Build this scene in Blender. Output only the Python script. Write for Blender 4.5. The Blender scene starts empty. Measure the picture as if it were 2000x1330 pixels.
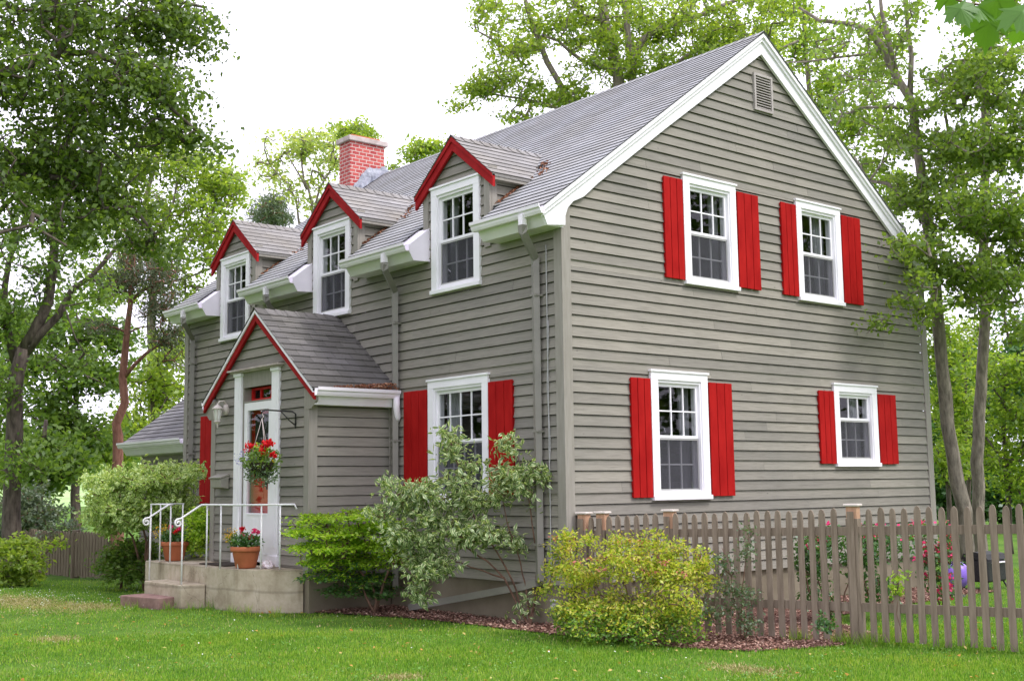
import bpy, math, random
import numpy as np
from mathutils import Vector, Matrix
SC = bpy.context.scene
COL = SC.collection
R = math.radians
rnd = random.Random(7)
NR = np.random.default_rng(11)

# ------------------------------------------------------------------ camera
CP = np.array([-9.23483838, -10.18161398, 1.67735419])
CR = np.array([0.77000553, -0.63790217, -0.01312672])
CU = np.array([-0.06715527, -0.10148749, 0.99256761])
CF = np.array([0.63449323, 0.76340102, 0.12098442])
FPX = 2339.27
cam = bpy.data.cameras.new('camera')
cam.sensor_width = 36.0
cam.lens = 36.0 * FPX / 2000.0
cam.clip_end = 3000
cam.clip_start = 0.1
co = bpy.data.objects.new('camera', cam)
COL.objects.link(co)
co.matrix_world = Matrix(((CR[0], CU[0], -CF[0], CP[0]), (CR[1], CU[1], -CF[1], CP[1]), (CR[2], CU[2], -CF[2], CP[2]), (0, 0, 0, 1)))
SC.camera = co

# ------------------------------------------------------------------ sky, sun, exposure
SUN_EL, SUN_DIR = R(52), Vector((0.45, -0.9, 0)).normalized()   # direction towards the sun in plan
W = bpy.data.worlds.new('World')
SC.world = W
W.use_nodes = True
wn, wl = W.node_tree.nodes, W.node_tree.links
bg = wn['Background']
sky = wn.new('ShaderNodeTexSky')
sky.sky_type = 'NISHITA'
sky.sun_disc = False
sky.sun_elevation = SUN_EL
sky.sun_rotation = math.atan2(SUN_DIR.x, SUN_DIR.y)
sky.dust_density = 6.0
sky.air_density = 1.0
hs = wn.new('ShaderNodeHueSaturation')
hs.inputs['Saturation'].default_value = 0.12      # overcast: a white layer of cloud
wl.new(sky.outputs[0], hs.inputs['Color'])
mx = wn.new('ShaderNodeMix'); mx.data_type = 'RGBA'
mx.inputs[0].default_value = 0.80
wl.new(hs.outputs[0], mx.inputs[6])
mx.inputs[7].default_value = (10.9, 10.5, 12.6, 1)
wl.new(mx.outputs[2], bg.inputs['Color'])
bg.inputs['Strength'].default_value = 0.12
sl = bpy.data.lights.new('sun', 'SUN')
sl.energy = 1.4
sl.angle = R(14)
sl.color = (1.0, 0.96, 0.9)
so = bpy.data.objects.new('sun', sl)
COL.objects.link(so)
sd = Vector((SUN_DIR.x * math.cos(SUN_EL), SUN_DIR.y * math.cos(SUN_EL), math.sin(SUN_EL)))
so.rotation_euler = sd.to_track_quat('Z', 'Y').to_euler()
SC.view_settings.view_transform = 'Standard'
SC.view_settings.look = 'None'
SC.view_settings.exposure = 0.83
SC.view_settings.gamma = 1
SC.cycles.max_bounces = 8
SC.cycles.transparent_max_bounces = 16

# ------------------------------------------------------------------ helpers
def at(u, v, D):
    "a point at depth D metres along the camera's view, where the photograph (2000 x 1330) shows it"
    return CP + D * (CF + CR * (u - 1000) / FPX + CU * (665 - v) / FPX)

def tag(o, label=None, cat=None, group=None, kind=None):
    if label: o['label'] = label
    if cat: o['category'] = cat
    if group: o['group'] = group
    if kind: o['kind'] = kind
    return o

ORG = {}
def thing(name, label, cat, loc=(0, 0, 0), group=None):
    o = bpy.data.objects.new(name, None)
    o.empty_display_size = 0.2
    COL.objects.link(o)
    o.location = loc
    ORG[o.name] = np.array(loc, float)
    return tag(o, label, cat, group)

class MB:
    def __init__(s): s.v = []; s.f = []; s.uv = {}; s.sm = set()
    def add(s, pts, faces):
        b = len(s.v)
        s.v += [tuple(map(float, p)) for p in pts]
        s.f += [tuple(b + i for i in f) for f in faces]
        return b
    def quad(s, *p, uv=None):
        if uv: s.uv[len(s.f)] = uv
        s.add(p, [tuple(range(len(p)))])
    def box(s, x0, x1, y0, y1, z0, z1):
        s.add([(x0, y0, z0), (x1, y0, z0), (x1, y1, z0), (x0, y1, z0), (x0, y0, z1), (x1, y0, z1), (x1, y1, z1), (x0, y1, z1)],
              [(0, 3, 2, 1), (4, 5, 6, 7), (0, 1, 5, 4), (1, 2, 6, 5), (2, 3, 7, 6), (3, 0, 4, 7)])
        return s
    def mbox(s, M, a0, a1, n0, n1, z0, z1):
        "box in wall coordinates: a along the wall, n outward, z up"
        P = [M(a, n, z) for z in (z0, z1) for a, n in ((a0, n0), (a1, n0), (a1, n1), (a0, n1))]
        s.add(P, [(0, 3, 2, 1), (4, 5, 6, 7), (0, 1, 5, 4), (1, 2, 6, 5), (2, 3, 7, 6), (3, 0, 4, 7)])
        return s
    def prism(s, A, B):
        "closed solid between two outlines with the same number of points"
        n = len(A)
        s.add(list(A) + list(B), [tuple(range(n))[::-1], tuple(range(n, 2 * n))] + [(i, (i + 1) % n, n + (i + 1) % n, n + i) for i in range(n)])
        return s
    def tube(s, pts, rad, n=8, caps=True, smooth=True, phase=0.0):
        pts = [Vector(p) for p in pts]
        if not hasattr(rad, '__len__'): rad = [rad] * len(pts)
        b = len(s.v); f0 = len(s.f)
        ref = None
        for i, p in enumerate(pts):
            t = (pts[min(i + 1, len(pts) - 1)] - pts[max(i - 1, 0)]).normalized()
            if ref is None:
                ref = Vector((0, 0, 1)) if abs(t.z) < 0.9 else Vector((1, 0, 0))
            x = (ref - t * ref.dot(t)).normalized(); ref = x
            y = t.cross(x)
            for k in range(n):
                a = 2 * math.pi * k / n + phase
                s.v.append(tuple(p + (x * math.cos(a) + y * math.sin(a)) * rad[i]))
        for i in range(len(pts) - 1):
            for k in range(n):
                k2 = (k + 1) % n
                s.f.append((b + i * n + k, b + i * n + k2, b + (i + 1) * n + k2, b + (i + 1) * n + k))
        if smooth: s.sm |= set(range(f0, len(s.f)))
        if caps:
            s.f.append(tuple(b + k for k in range(n))[::-1])
            s.f.append(tuple(b + (len(pts) - 1) * n + k for k in range(n)))
        return s
    def lathe(s, c, prof, n=24):
        b = len(s.v); f0 = len(s.f)
        for r, z in prof:
            for k in range(n):
                a = 2 * math.pi * k / n
                s.v.append((c[0] + r * math.cos(a), c[1] + r * math.sin(a), c[2] + z))
        for i in range(len(prof) - 1):
            for k in range(n):
                k2 = (k + 1) % n
                s.f.append((b + i * n + k, b + i * n + k2, b + (i + 1) * n + k2, b + (i + 1) * n + k))
        s.sm |= set(range(f0, len(s.f)))
        return s
    def build(s, name, mat, parent=None, label=None, bevel=0):
        me = bpy.data.meshes.new(name)
        org = np.zeros(3)
        if parent is not None: org = ORG[parent.name]
        v = np.array(s.v, float).reshape(-1, 3) - org
        me.from_pydata(v.tolist(), [], s.f)
        if s.uv:
            ul = me.uv_layers.new(name='UVMap')
            for fi, uv in s.uv.items():
                for li, c in zip(me.polygons[fi].loop_indices, uv): ul.data[li].uv = c
        for fi in s.sm: me.polygons[fi].use_smooth = True
        me.materials.append(mat)
        o = bpy.data.objects.new(name, me)
        COL.objects.link(o)
        if parent is not None:
            o.parent = parent
        ORG[o.name] = org
        if label: o['label'] = label
        if bevel:
            m = o.modifiers.new('bevel', 'BEVEL'); m.width = bevel; m.segments = 2; m.limit_method = 'ANGLE'
        return o

FRONT = lambda a, n, z: (-n, a, z)          # front wall, x = 0, outward -x
GABLE = lambda a, n, z: (a, -n, z)          # gable wall, y = 0, outward -y
def shifted(M, dx, dy): return lambda a, n, z: (M(a, n, z)[0] + dx, M(a, n, z)[1] + dy, z)

# ------------------------------------------------------------------ materials
def mat(name):
    m = bpy.data.materials.new(name); m.use_nodes = True
    return m, m.node_tree.nodes, m.node_tree.links, m.node_tree.nodes['Principled BSDF']
def N(nt, typ, **kw):
    n = nt.new(typ)
    for k, v in kw.items():
        if k in n.inputs: n.inputs[k].default_value = v
        else: setattr(n, k, v)
    return n
def ramp(nt, stops):
    r = nt.new('ShaderNodeValToRGB')
    e = r.color_ramp.elements
    while len(e) < len(stops): e.new(0.5)
    for el, (p, c) in zip(e, stops):
        el.position = p; el.color = (*c, 1) if len(c) == 3 else c
    return r
def mixc(nt, lk, fac, a, b, mode='MIX'):
    m = nt.new('ShaderNodeMix'); m.data_type = 'RGBA'; m.blend_type = mode
    for i, x in ((0, fac), (6, a), (7, b)):
        if hasattr(x, 'links'): lk.new(x, m.inputs[i])
        elif isinstance(x, (int, float)): m.inputs[i].default_value = x
        else: m.inputs[i].default_value = (*x, 1)
    return m.outputs[2]
def coords(nt, lk, scale=(1, 1, 1), kind='Object'):
    t = nt.new('ShaderNodeTexCoord'); mp = nt.new('ShaderNodeMapping')
    mp.inputs['Scale'].default_value = scale
    lk.new(t.outputs[kind], mp.inputs[0]); return mp.outputs[0]
def bump(nt, lk, b, h, strength=0.3, dist=0.01):
    bp = nt.new('ShaderNodeBump'); bp.inputs['Strength'].default_value = strength; bp.inputs['Distance'].default_value = dist
    lk.new(h, bp.inputs['Height']); lk.new(bp.outputs[0], b.inputs['Normal'])

def noisy(name, c1, c2, scale=6, rough=0.7, detail=6, stretch=(1, 1, 1), bstr=0.2, bdist=0.004, spec=0.3, island=0.0, stops=(0.35, 0.65)):
    m, nt, lk, b = mat(name)
    co_ = coords(nt, lk, stretch)
    n = N(nt, 'ShaderNodeTexNoise', Scale=scale, Detail=detail, Roughness=0.6); lk.new(co_, n.inputs['Vector'])
    r = ramp(nt, [(stops[0], c1), (stops[1], c2)]); lk.new(n.outputs[0], r.inputs[0])
    out = r.outputs[0]
    if island:
        g = nt.new('ShaderNodeNewGeometry')
        rr = ramp(nt, [(0, (1 - island,) * 3), (1, (1.0, 1.0, 1.0))]); lk.new(g.outputs['Random Per Island'], rr.inputs[0])
        out = mixc(nt, lk, 1.0, out, rr.outputs[0], 'MULTIPLY')
    lk.new(out, b.inputs['Base Color'])
    b.inputs['Roughness'].default_value = rough
    b.inputs['Specular IOR Level'].default_value = spec
    if bstr: bump(nt, lk, b, n.outputs[0], bstr, bdist)
    return m

def wood_siding(name, base, dark):
    "stained lap siding: grain along the board, knots, each board a slightly different tone"
    m, nt, lk, b = mat(name)
    g = nt.new('ShaderNodeNewGeometry')
    c0 = coords(nt, lk, (1, 1, 1))
    c1 = coords(nt, lk, (1.6, 1.6, 42))
    off = nt.new('ShaderNodeVectorMath'); off.operation = 'ADD'
    sc = nt.new('ShaderNodeMath'); sc.operation = 'MULTIPLY'; sc.inputs[1].default_value = 37.0
    lk.new(g.outputs['Random Per Island'], sc.inputs[0]); lk.new(c1, off.inputs[0]); lk.new(sc.outputs[0], off.inputs[1])
    n = N(nt, 'ShaderNodeTexNoise', Scale=2.2, Detail=7, Roughness=0.65); lk.new(off.outputs[0], n.inputs['Vector'])
    r = ramp(nt, [(0.26, tuple(x * .88 for x in dark)), (0.5, base), (0.76, tuple(x * 1.18 for x in base))]); lk.new(n.outputs[0], r.inputs[0])
    n2 = N(nt, 'ShaderNodeTexNoise', Scale=0.7, Detail=4); lk.new(c0, n2.inputs['Vector'])
    r2 = ramp(nt, [(0.3, (0.84, 0.85, 0.84)), (0.7, (1.05, 1.03, 1.0))]); lk.new(n2.outputs[0], r2.inputs[0])
    col = mixc(nt, lk, 1.0, r.outputs[0], r2.outputs[0], 'MULTIPLY')
    rr = ramp(nt, [(0, (0.80, 0.80, 0.80)), (1, (1.07, 1.06, 1.04))]); lk.new(g.outputs['Random Per Island'], rr.inputs[0])
    col = mixc(nt, lk, 1.0, col, rr.outputs[0], 'MULTIPLY')
    kn = N(nt, 'ShaderNodeTexVoronoi', Scale=3.1); ck = coords(nt, lk, (1, 1, 2.1)); lk.new(ck, kn.inputs['Vector'])
    rk = ramp(nt, [(0.0, (1, 1, 1)), (0.045, (0.75, 0.75, 0.75)), (0.065, (0, 0, 0))]); lk.new(kn.outputs['Distance'], rk.inputs[0])
    col = mixc(nt, lk, rk.outputs[0], col, tuple(x * 0.62 for x in dark))
    lk.new(col, b.inputs['Base Color'])
    b.inputs['Roughness'].default_value = 0.72
    b.inputs['Specular IOR Level'].default_value = 0.3
    bump(nt, lk, b, n.outputs[0], 0.35, 0.003)
    return m

def shingle_mat(name, base, bw, bh, var=0.3, stain=(0.9, 0.88, 0.84)):
    m, nt, lk, b = mat(name)
    uv = coords(nt, lk, (1, 1, 1), 'UV')
    br = N(nt, 'ShaderNodeTexBrick', Scale=1.0)
    br.inputs['Brick Width'].default_value = bw; br.inputs['Row Height'].default_value = bh
    br.inputs['Mortar Size'].default_value = 0.004; br.inputs['Mortar Smooth'].default_value = 0.3
    br.inputs['Color1'].default_value = (*[x * (1 - var) for x in base], 1)
    br.inputs['Color2'].default_value = (*[x * (1 + var * 0.5) for x in base], 1)
    br.inputs['Mortar'].default_value = (*[x * 0.42 for x in base], 1)
    lk.new(uv, br.inputs['Vector'])
    n = N(nt, 'ShaderNodeTexNoise', Scale=60, Detail=3); lk.new(uv, n.inputs['Vector'])
    r = ramp(nt, [(0.3, (0.8, 0.8, 0.8)), (0.7, (1.15, 1.15, 1.15))]); lk.new(n.outputs[0], r.inputs[0])
    col = mixc(nt, lk, 1.0, br.outputs[0], r.outputs[0], 'MULTIPLY')
    n2 = N(nt, 'ShaderNodeTexNoise', Scale=1.1, Detail=5); lk.new(uv, n2.inputs['Vector'])
    r2 = ramp(nt, [(0.35, stain), (0.65, (1.04, 1.04, 1.05))]); lk.new(n2.outputs[0], r2.inputs[0])
    col = mixc(nt, lk, 1.0, col, r2.outputs[0], 'MULTIPLY')
    lk.new(col, b.inputs['Base Color'])
    b.inputs['Roughness'].default_value = 0.85
    b.inputs['Specular IOR Level'].default_value = 0.2
    bump(nt, lk, b, n.outputs[0], 0.3, 0.003)
    return m

def concrete_mat():
    "rough poured concrete: form-board lines, dark water stains and cracks"
    m, nt, lk, b = mat('old_concrete')
    c = coords(nt, lk)
    n = N(nt, 'ShaderNodeTexNoise', Scale=2.6, Detail=12, Roughness=0.68); lk.new(c, n.inputs['Vector'])
    r = ramp(nt, [(0.28, (0.25, 0.20, 0.135)), (0.48, (0.44, 0.375, 0.275)), (0.7, (0.60, 0.53, 0.42))]); lk.new(n.outputs[0], r.inputs[0])
    v = N(nt, 'ShaderNodeTexVoronoi', Scale=1.1, feature='DISTANCE_TO_EDGE')
    nd = N(nt, 'ShaderNodeTexNoise', Scale=5, Detail=5); lk.new(c, nd.inputs['Vector'])
    ad = nt.new('ShaderNodeVectorMath'); ad.operation = 'MULTIPLY_ADD'; ad.inputs[1].default_value = (.5, .5, .5); lk.new(nd.outputs['Color'], ad.inputs[0]); lk.new(c, ad.inputs[2]); lk.new(ad.outputs[0], v.inputs['Vector'])
    cr = ramp(nt, [(0.0, (0.6, 0.6, 0.6)), (0.006, (0, 0, 0))]); lk.new(v.outputs['Distance'], cr.inputs[0])
    col = mixc(nt, lk, cr.outputs[0], r.outputs[0], (0.10, 0.08, 0.055))
    w = N(nt, 'ShaderNodeTexWave', Scale=1.15, Distortion=1.2, bands_direction='Z'); w.inputs['Detail'].default_value = 3; lk.new(c, w.inputs['Vector'])
    wr = ramp(nt, [(0.0, (0.62, 0.62, 0.62)), (0.06, (1, 1, 1))]); lk.new(w.outputs['Fac'], wr.inputs[0])
    col = mixc(nt, lk, 0.7, col, wr.outputs[0], 'MULTIPLY')
    s = N(nt, 'ShaderNodeTexNoise', Scale=2.0, Detail=6); cs = coords(nt, lk, (2.5, 2.5, 0.5)); lk.new(cs, s.inputs['Vector'])
    sr = ramp(nt, [(0.56, (1, 1, 1)), (0.72, (0.55, 0.52, 0.47))]); lk.new(s.outputs[0], sr.inputs[0])
    col = mixc(nt, lk, 1.0, col, sr.outputs[0], 'MULTIPLY')
    lk.new(col, b.inputs['Base Color']); b.inputs['Roughness'].default_value = .9; b.inputs['Specular IOR Level'].default_value = .2
    bump(nt, lk, b, n.outputs[0], .6, .012)
    return m

M = {}
M['siding'] = wood_siding('siding_stain', (0.260, 0.246, 0.216), (0.205, 0.191, 0.163))
M['trimgrey'] = noisy('corner_board_stain', (0.24, 0.222, 0.19), (0.285, 0.268, 0.235), 4, 0.65, stretch=(6, 6, 0.7), bstr=0.15)
M['white'] = noisy('white_paint', (0.79, 0.78, 0.81), (0.85, 0.84, 0.865), 3, 0.5, bstr=0.08, spec=0.4)
M['fascia'] = noisy('white_aluminium', (0.77, 0.735, 0.79), (0.85, 0.81, 0.865), 2.2, 0.4, bstr=0.05, spec=0.45)
M['shutter'] = noisy('red_paint', (0.29, 0.008, 0.008), (0.375, 0.013, 0.012), 3, 0.7, stretch=(2, 2, 0.8), bstr=0.1, spec=0.05)
M['rake'] = noisy('dark_red_paint', (0.26, 0.010, 0.012), (0.34, 0.016, 0.018), 5, 0.7, bstr=0.1, spec=0.07)
M['reddoor'] = noisy('door_red_paint', (0.55, 0.012, 0.012), (0.65, 0.02, 0.02), 4, 0.5, spec=0.2)
M['roof'] = shingle_mat('asphalt_shingle', (0.37, 0.378, 0.385), 0.30, 0.1275, 0.13)
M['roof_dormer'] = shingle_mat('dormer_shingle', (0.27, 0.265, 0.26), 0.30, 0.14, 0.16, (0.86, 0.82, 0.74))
M['roof_entry'] = shingle_mat('entry_slate_shingle', (0.155, 0.148, 0.142), 0.28, 0.16, 0.28, (0.8, 0.8, 0.74))
M['roof_wing'] = shingle_mat('wing_shingle', (0.235, 0.23, 0.24), 0.3, 0.14, 0.25)
M['concrete'] = concrete_mat()
M['foundation'] = noisy('foundation_paint', (0.165, 0.138, 0.095), (0.225, 0.195, 0.14), 2.0, 0.8, 8, bstr=0.3, bdist=0.006)
M['slab'] = noisy('red_sandstone', (0.20, 0.115, 0.10), (0.32, 0.20, 0.175), 7, 0.85, 10, bstr=0.5, bdist=0.008)
M['metalgrey'] = noisy('painted_downspout', (0.185, 0.178, 0.152), (0.225, 0.215, 0.185), 3, 0.45, spec=0.45, bstr=0.03)
M['railwhite'] = noisy('white_rail_enamel', (0.68, 0.68, 0.68), (0.82, 0.82, 0.82), 14, 0.4, bstr=0.1, spec=0.5)
M['iron'] = noisy('black_iron', (0.012, 0.012, 0.013), (0.03, 0.03, 0.03), 30, 0.5)
M['lead'] = noisy('lead_flashing', (0.13, 0.145, 0.18), (0.34, 0.36, 0.41), 8, 0.45, bstr=0.8, bdist=0.03)
M['cap'] = noisy('weathered_cap', (0.36, 0.30, 0.28), (0.52, 0.46, 0.44), 6, 0.85, bstr=0.4)
M['terracotta'] = noisy('terracotta', (0.36, 0.105, 0.045), (0.47, 0.15, 0.065), 5, 0.75, bstr=0.15)
M['soil'] = noisy('potting_soil', (0.02, 0.014, 0.01), (0.05, 0.035, 0.025), 40, 0.95, bstr=0.6)
M['fence'] = noisy('weathered_fence', (0.165, 0.128, 0.092), (0.27, 0.215, 0.160), 3, 0.8, 8, stretch=(9, 9, 0.9), bstr=0.35, bdist=0.003, island=0.22)
M['cedar'] = noisy('fresh_cedar', (0.42, 0.24, 0.15), (0.55, 0.34, 0.22), 3, 0.75, 6, stretch=(9, 9, 0.8), island=0.1)
M['postcap'] = noisy('post_cap', (0.5, 0.45, 0.4), (0.62, 0.57, 0.52), 5, 0.7)
M['sashgrey'] = noisy('screen_frame', (0.33, 0.33, 0.32), (0.38, 0.38, 0.37), 4, 0.5)
M['curtain'] = noisy('curtain_cloth', (0.28, 0.28, 0.30), (0.42, 0.42, 0.44), 3, 0.9, stretch=(6, 6, 0.4), bstr=0)
M['dark'] = noisy('dark_room', (0.012, 0.012, 0.014), (0.03, 0.03, 0.033), 2, 0.9, bstr=0)
M['louvre'] = noisy('vent_paint', (0.33, 0.30, 0.28), (0.40, 0.37, 0.35), 5, 0.6)
M['mailbox'] = noisy('mailbox_paint', (0.25, 0.24, 0.20), (0.31, 0.295, 0.25), 5, 0.5)

def brick_mat():
    m, nt, lk, b = mat('chimney_brick')
    uv = coords(nt, lk, (1, 1, 1), 'UV')
    br = N(nt, 'ShaderNodeTexBrick', Scale=1.0)
    br.inputs['Brick Width'].default_value = 0.165; br.inputs['Row Height'].default_value = 0.072
    br.inputs['Mortar Size'].default_value = 0.0085; br.inputs['Mortar Smooth'].default_value = 0.1
    br.inputs['Color1'].default_value = (0.36, 0.045, 0.045, 1); br.inputs['Color2'].default_value = (0.50, 0.10, 0.085, 1)
    br.inputs['Mortar'].default_value = (0.55, 0.42, 0.38, 1)
    lk.new(uv, br.inputs['Vector'])
    n = N(nt, 'ShaderNodeTexNoise', Scale=25, Detail=4); lk.new(uv, n.inputs['Vector'])
    r = ramp(nt, [(0.3, (0.8, 0.8, 0.8)), (0.7, (1.1, 1.1, 1.1))]); lk.new(n.outputs[0], r.inputs[0])
    lk.new(mixc(nt, lk, 1.0, br.outputs[0], r.outputs[0], 'MULTIPLY'), b.inputs['Base Color'])
    b.inputs['Roughness'].default_value = 0.85
    inv = nt.new('ShaderNodeMath'); inv.operation = 'SUBTRACT'; inv.inputs[0].default_value = 1; lk.new(br.outputs['Fac'], inv.inputs[1])
    bump(nt, lk, b, inv.outputs[0], 0.6, 0.006)
    return m
M['brick'] = brick_mat()

def glass_mat():
    m, nt, lk, b = mat('window_glass')
    tr = nt.new('ShaderNodeBsdfTransparent'); tr.inputs[0].default_value = (0.80, 0.83, 0.82, 1)
    gl = nt.new('ShaderNodeBsdfGlossy'); gl.inputs['Roughness'].default_value = 0.015
    ge = nt.new('ShaderNodeNewGeometry'); dt = nt.new('ShaderNodeVectorMath'); dt.operation = 'DOT_PRODUCT'
    lk.new(ge.outputs['Normal'], dt.inputs[0]); lk.new(ge.outputs['Incoming'], dt.inputs[1])
    ab = nt.new('ShaderNodeMath'); ab.operation = 'ABSOLUTE'; lk.new(dt.outputs['Value'], ab.inputs[0])
    iv = nt.new('ShaderNodeMath'); iv.operation = 'SUBTRACT'; iv.inputs[0].default_value = 1.0; lk.new(ab.outputs[0], iv.inputs[1])
    pw = nt.new('ShaderNodeMath'); pw.operation = 'POWER'; pw.inputs[1].default_value = 5.0; lk.new(iv.outputs[0], pw.inputs[0])
    fr = nt.new('ShaderNodeMath'); fr.operation = 'MULTIPLY_ADD'; fr.inputs[1].default_value = 0.9; fr.inputs[2].default_value = 0.05; lk.new(pw.outputs[0], fr.inputs[0])
    n = N(nt, 'ShaderNodeTexNoise', Scale=1.3, Detail=1); lk.new(coords(nt, lk), n.inputs['Vector'])
    bp = nt.new('ShaderNodeBump'); bp.inputs['Strength'].default_value = 0.04; bp.inputs['Distance'].default_value = 0.05
    lk.new(n.outputs[0], bp.inputs['Height']); lk.new(bp.outputs[0], gl.inputs['Normal'])
    mx_ = nt.new('ShaderNodeMixShader'); lk.new(fr.outputs[0], mx_.inputs[0]); lk.new(tr.outputs[0], mx_.inputs[1]); lk.new(gl.outputs[0], mx_.inputs[2])
    lk.new(mx_.outputs[0], nt['Material Output'].inputs[0])
    return m
M['glass'] = glass_mat()
def mesh_screen_mat():
    m, nt, lk, b = mat('insect_screen_mesh')
    tr = nt.new('ShaderNodeBsdfTransparent'); tr.inputs[0].default_value = (0.85, 0.85, 0.87, 1)
    df = nt.new('ShaderNodeBsdfDiffuse'); df.inputs[0].default_value = (0.085, 0.085, 0.095, 1)
    mx_ = nt.new('ShaderNodeMixShader'); mx_.inputs[0].default_value = 0.55
    lk.new(tr.outputs[0], mx_.inputs[1]); lk.new(df.outputs[0], mx_.inputs[2]); lk.new(mx_.outputs[0], nt['Material Output'].inputs[0])
    return m
M['screen'] = mesh_screen_mat()

def leaf_mat(name, cols, trans=0.45, gloss=0.06, edge=None, tmul=1.5):
    "leaf: each leaf picks its own green; part of the light passes through"
    m, nt, lk, b = mat(name)
    g = nt.new('ShaderNodeNewGeometry')
    st = [(i / max(1, len(cols) - 1), c) for i, c in enumerate(cols)]
    r = ramp(nt, st); lk.new(g.outputs['Random Per Island'], r.inputs[0])
    col = r.outputs[0]
    if edge:
        t = nt.new('ShaderNodeTexCoord'); sx = nt.new('ShaderNodeSeparateXYZ'); lk.new(t.outputs['UV'], sx.inputs[0])
        a = nt.new('ShaderNodeMath'); a.operation = 'ABSOLUTE'; lk.new(sx.outputs[0], a.inputs[0])
        er = ramp(nt, [(0.36, (0, 0, 0)), (0.5, (1, 1, 1))]); lk.new(a.outputs[0], er.inputs[0])
        col = mixc(nt, lk, er.outputs[0], col, edge)
    df = nt.new('ShaderNodeBsdfDiffuse'); lk.new(col, df.inputs[0])
    tl = nt.new('ShaderNodeBsdfTranslucent')
    tc = mixc(nt, lk, 1.0, col, (tmul * 1.1, tmul * 1.1, tmul * 0.55), 'MULTIPLY'); lk.new(tc, tl.inputs[0])
    m1 = nt.new('ShaderNodeMixShader'); m1.inputs[0].default_value = trans; lk.new(df.outputs[0], m1.inputs[1]); lk.new(tl.outputs[0], m1.inputs[2])
    gl = nt.new('ShaderNodeBsdfGlossy'); gl.inputs['Roughness'].default_value = 0.45; gl.inputs[0].default_value = (0.8, 0.85, 0.85, 1)
    m2 = nt.new('ShaderNodeMixShader'); m2.inputs[0].default_value = gloss; lk.new(m1.outputs[0], m2.inputs[1]); lk.new(gl.outputs[0], m2.inputs[2])
    lk.new(m2.outputs[0], nt['Material Output'].inputs[0])
    return m
def bark(name, c1, c2, sc=5):
    return noisy(name, c1, c2, sc, 0.9, 8, stretch=(3, 3, 0.8), bstr=0.8, bdist=0.03)
M['bark_dark'] = bark('dark_bark', (0.055, 0.042, 0.036), (0.15, 0.12, 0.10))
M['bark_grey'] = bark('grey_bark', (0.13, 0.11, 0.09), (0.30, 0.26, 0.215), 6)
M['bark_pine'] = bark('pine_bark', (0.16, 0.07, 0.05), (0.30, 0.15, 0.11))
M['twig'] = noisy('shrub_twig', (0.09, 0.05, 0.035), (0.20, 0.115, 0.08), 10, 0.85)
M['leaf_maple'] = leaf_mat('maple_leaf', [(0.055, 0.10, 0.014), (0.105, 0.17, 0.026), (0.17, 0.255, 0.045)], 0.5, 0.035)
M['leaf_right'] = leaf_mat('right_leaf', [(0.10, 0.17, 0.025), (0.16, 0.25, 0.04), (0.23, 0.32, 0.06)], 0.55, 0.03)
M['leaf_mid'] = leaf_mat('mid_leaf', [(0.07, 0.135, 0.022), (0.12, 0.205, 0.036), (0.18, 0.27, 0.055)], 0.52, 0.03)
M['leaf_bright'] = leaf_mat('bright_leaf', [(0.14, 0.225, 0.03), (0.22, 0.31, 0.045), (0.32, 0.40, 0.07)], 0.55, 0.03, tmul=1.6)
M['leaf_pale'] = leaf_mat('pale_leaf', [(0.213, 0.3, 0.084), (0.312, 0.388, 0.12), (0.413, 0.45, 0.168)], 0.55, 0.03, tmul=1.6)
M['leaf_yellow'] = leaf_mat('yellow_leaf', [(0.09, 0.17, 0.02), (0.18, 0.28, 0.03), (0.32, 0.42, 0.06)], 0.5, 0.03, tmul=1.5)
M['needle'] = leaf_mat('pine_needle', [(0.05, 0.075, 0.035), (0.08, 0.11, 0.055), (0.13, 0.13, 0.08)], 0.2, 0.03)
M['leaf_dogwood'] = leaf_mat('variegated_leaf', [(0.10, 0.18, 0.06), (0.15, 0.24, 0.08), (0.21, 0.30, 0.12)], 0.4, 0.03, edge=(0.55, 0.60, 0.36))
M['leaf_dogwood_pale'] = leaf_mat('pale_variegated_leaf', [(0.17, 0.28, 0.07), (0.26, 0.38, 0.10), (0.35, 0.46, 0.15)], 0.4, 0.03, edge=(0.62, 0.70, 0.34))
M['leaf_lime'] = leaf_mat('lime_leaf', [(0.17, 0.33, 0.022), (0.31, 0.48, 0.035), (0.48, 0.62, 0.08)], 0.45, 0.03)
M['leaf_spirea'] = leaf_mat('golden_spirea_leaf', [(0.15, 0.25, 0.02), (0.31, 0.41, 0.035), (0.50, 0.54, 0.065), (0.52, 0.40, 0.11)], 0.42, 0.03)
M['leaf_spirea_low'] = leaf_mat('green_spirea_leaf', [(0.06, 0.15, 0.02), (0.12, 0.25, 0.03), (0.22, 0.36, 0.05)], 0.4, 0.03)
M['leaf_rose'] = leaf_mat('rose_leaf', [(0.05, 0.10, 0.04), (0.09, 0.15, 0.065), (0.14, 0.2, 0.09)], 0.35, 0.06)
M['leaf_deep'] = leaf_mat('deep_leaf', [(0.036, 0.102, 0.024), (0.066, 0.162, 0.039), (0.108, 0.228, 0.055)], 0.4, 0.06)
M['leaf_grey'] = leaf_mat('grey_green_leaf', [(0.06, 0.10, 0.055), (0.11, 0.155, 0.09), (0.17, 0.21, 0.13)], 0.35, 0.05)
M['grass'] = leaf_mat('grass_blade', [(0.058, 0.155, 0.012), (0.105, 0.247, 0.022), (0.168, 0.333, 0.035), (0.252, 0.345, 0.08)], 0.4, 0.02)
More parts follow.
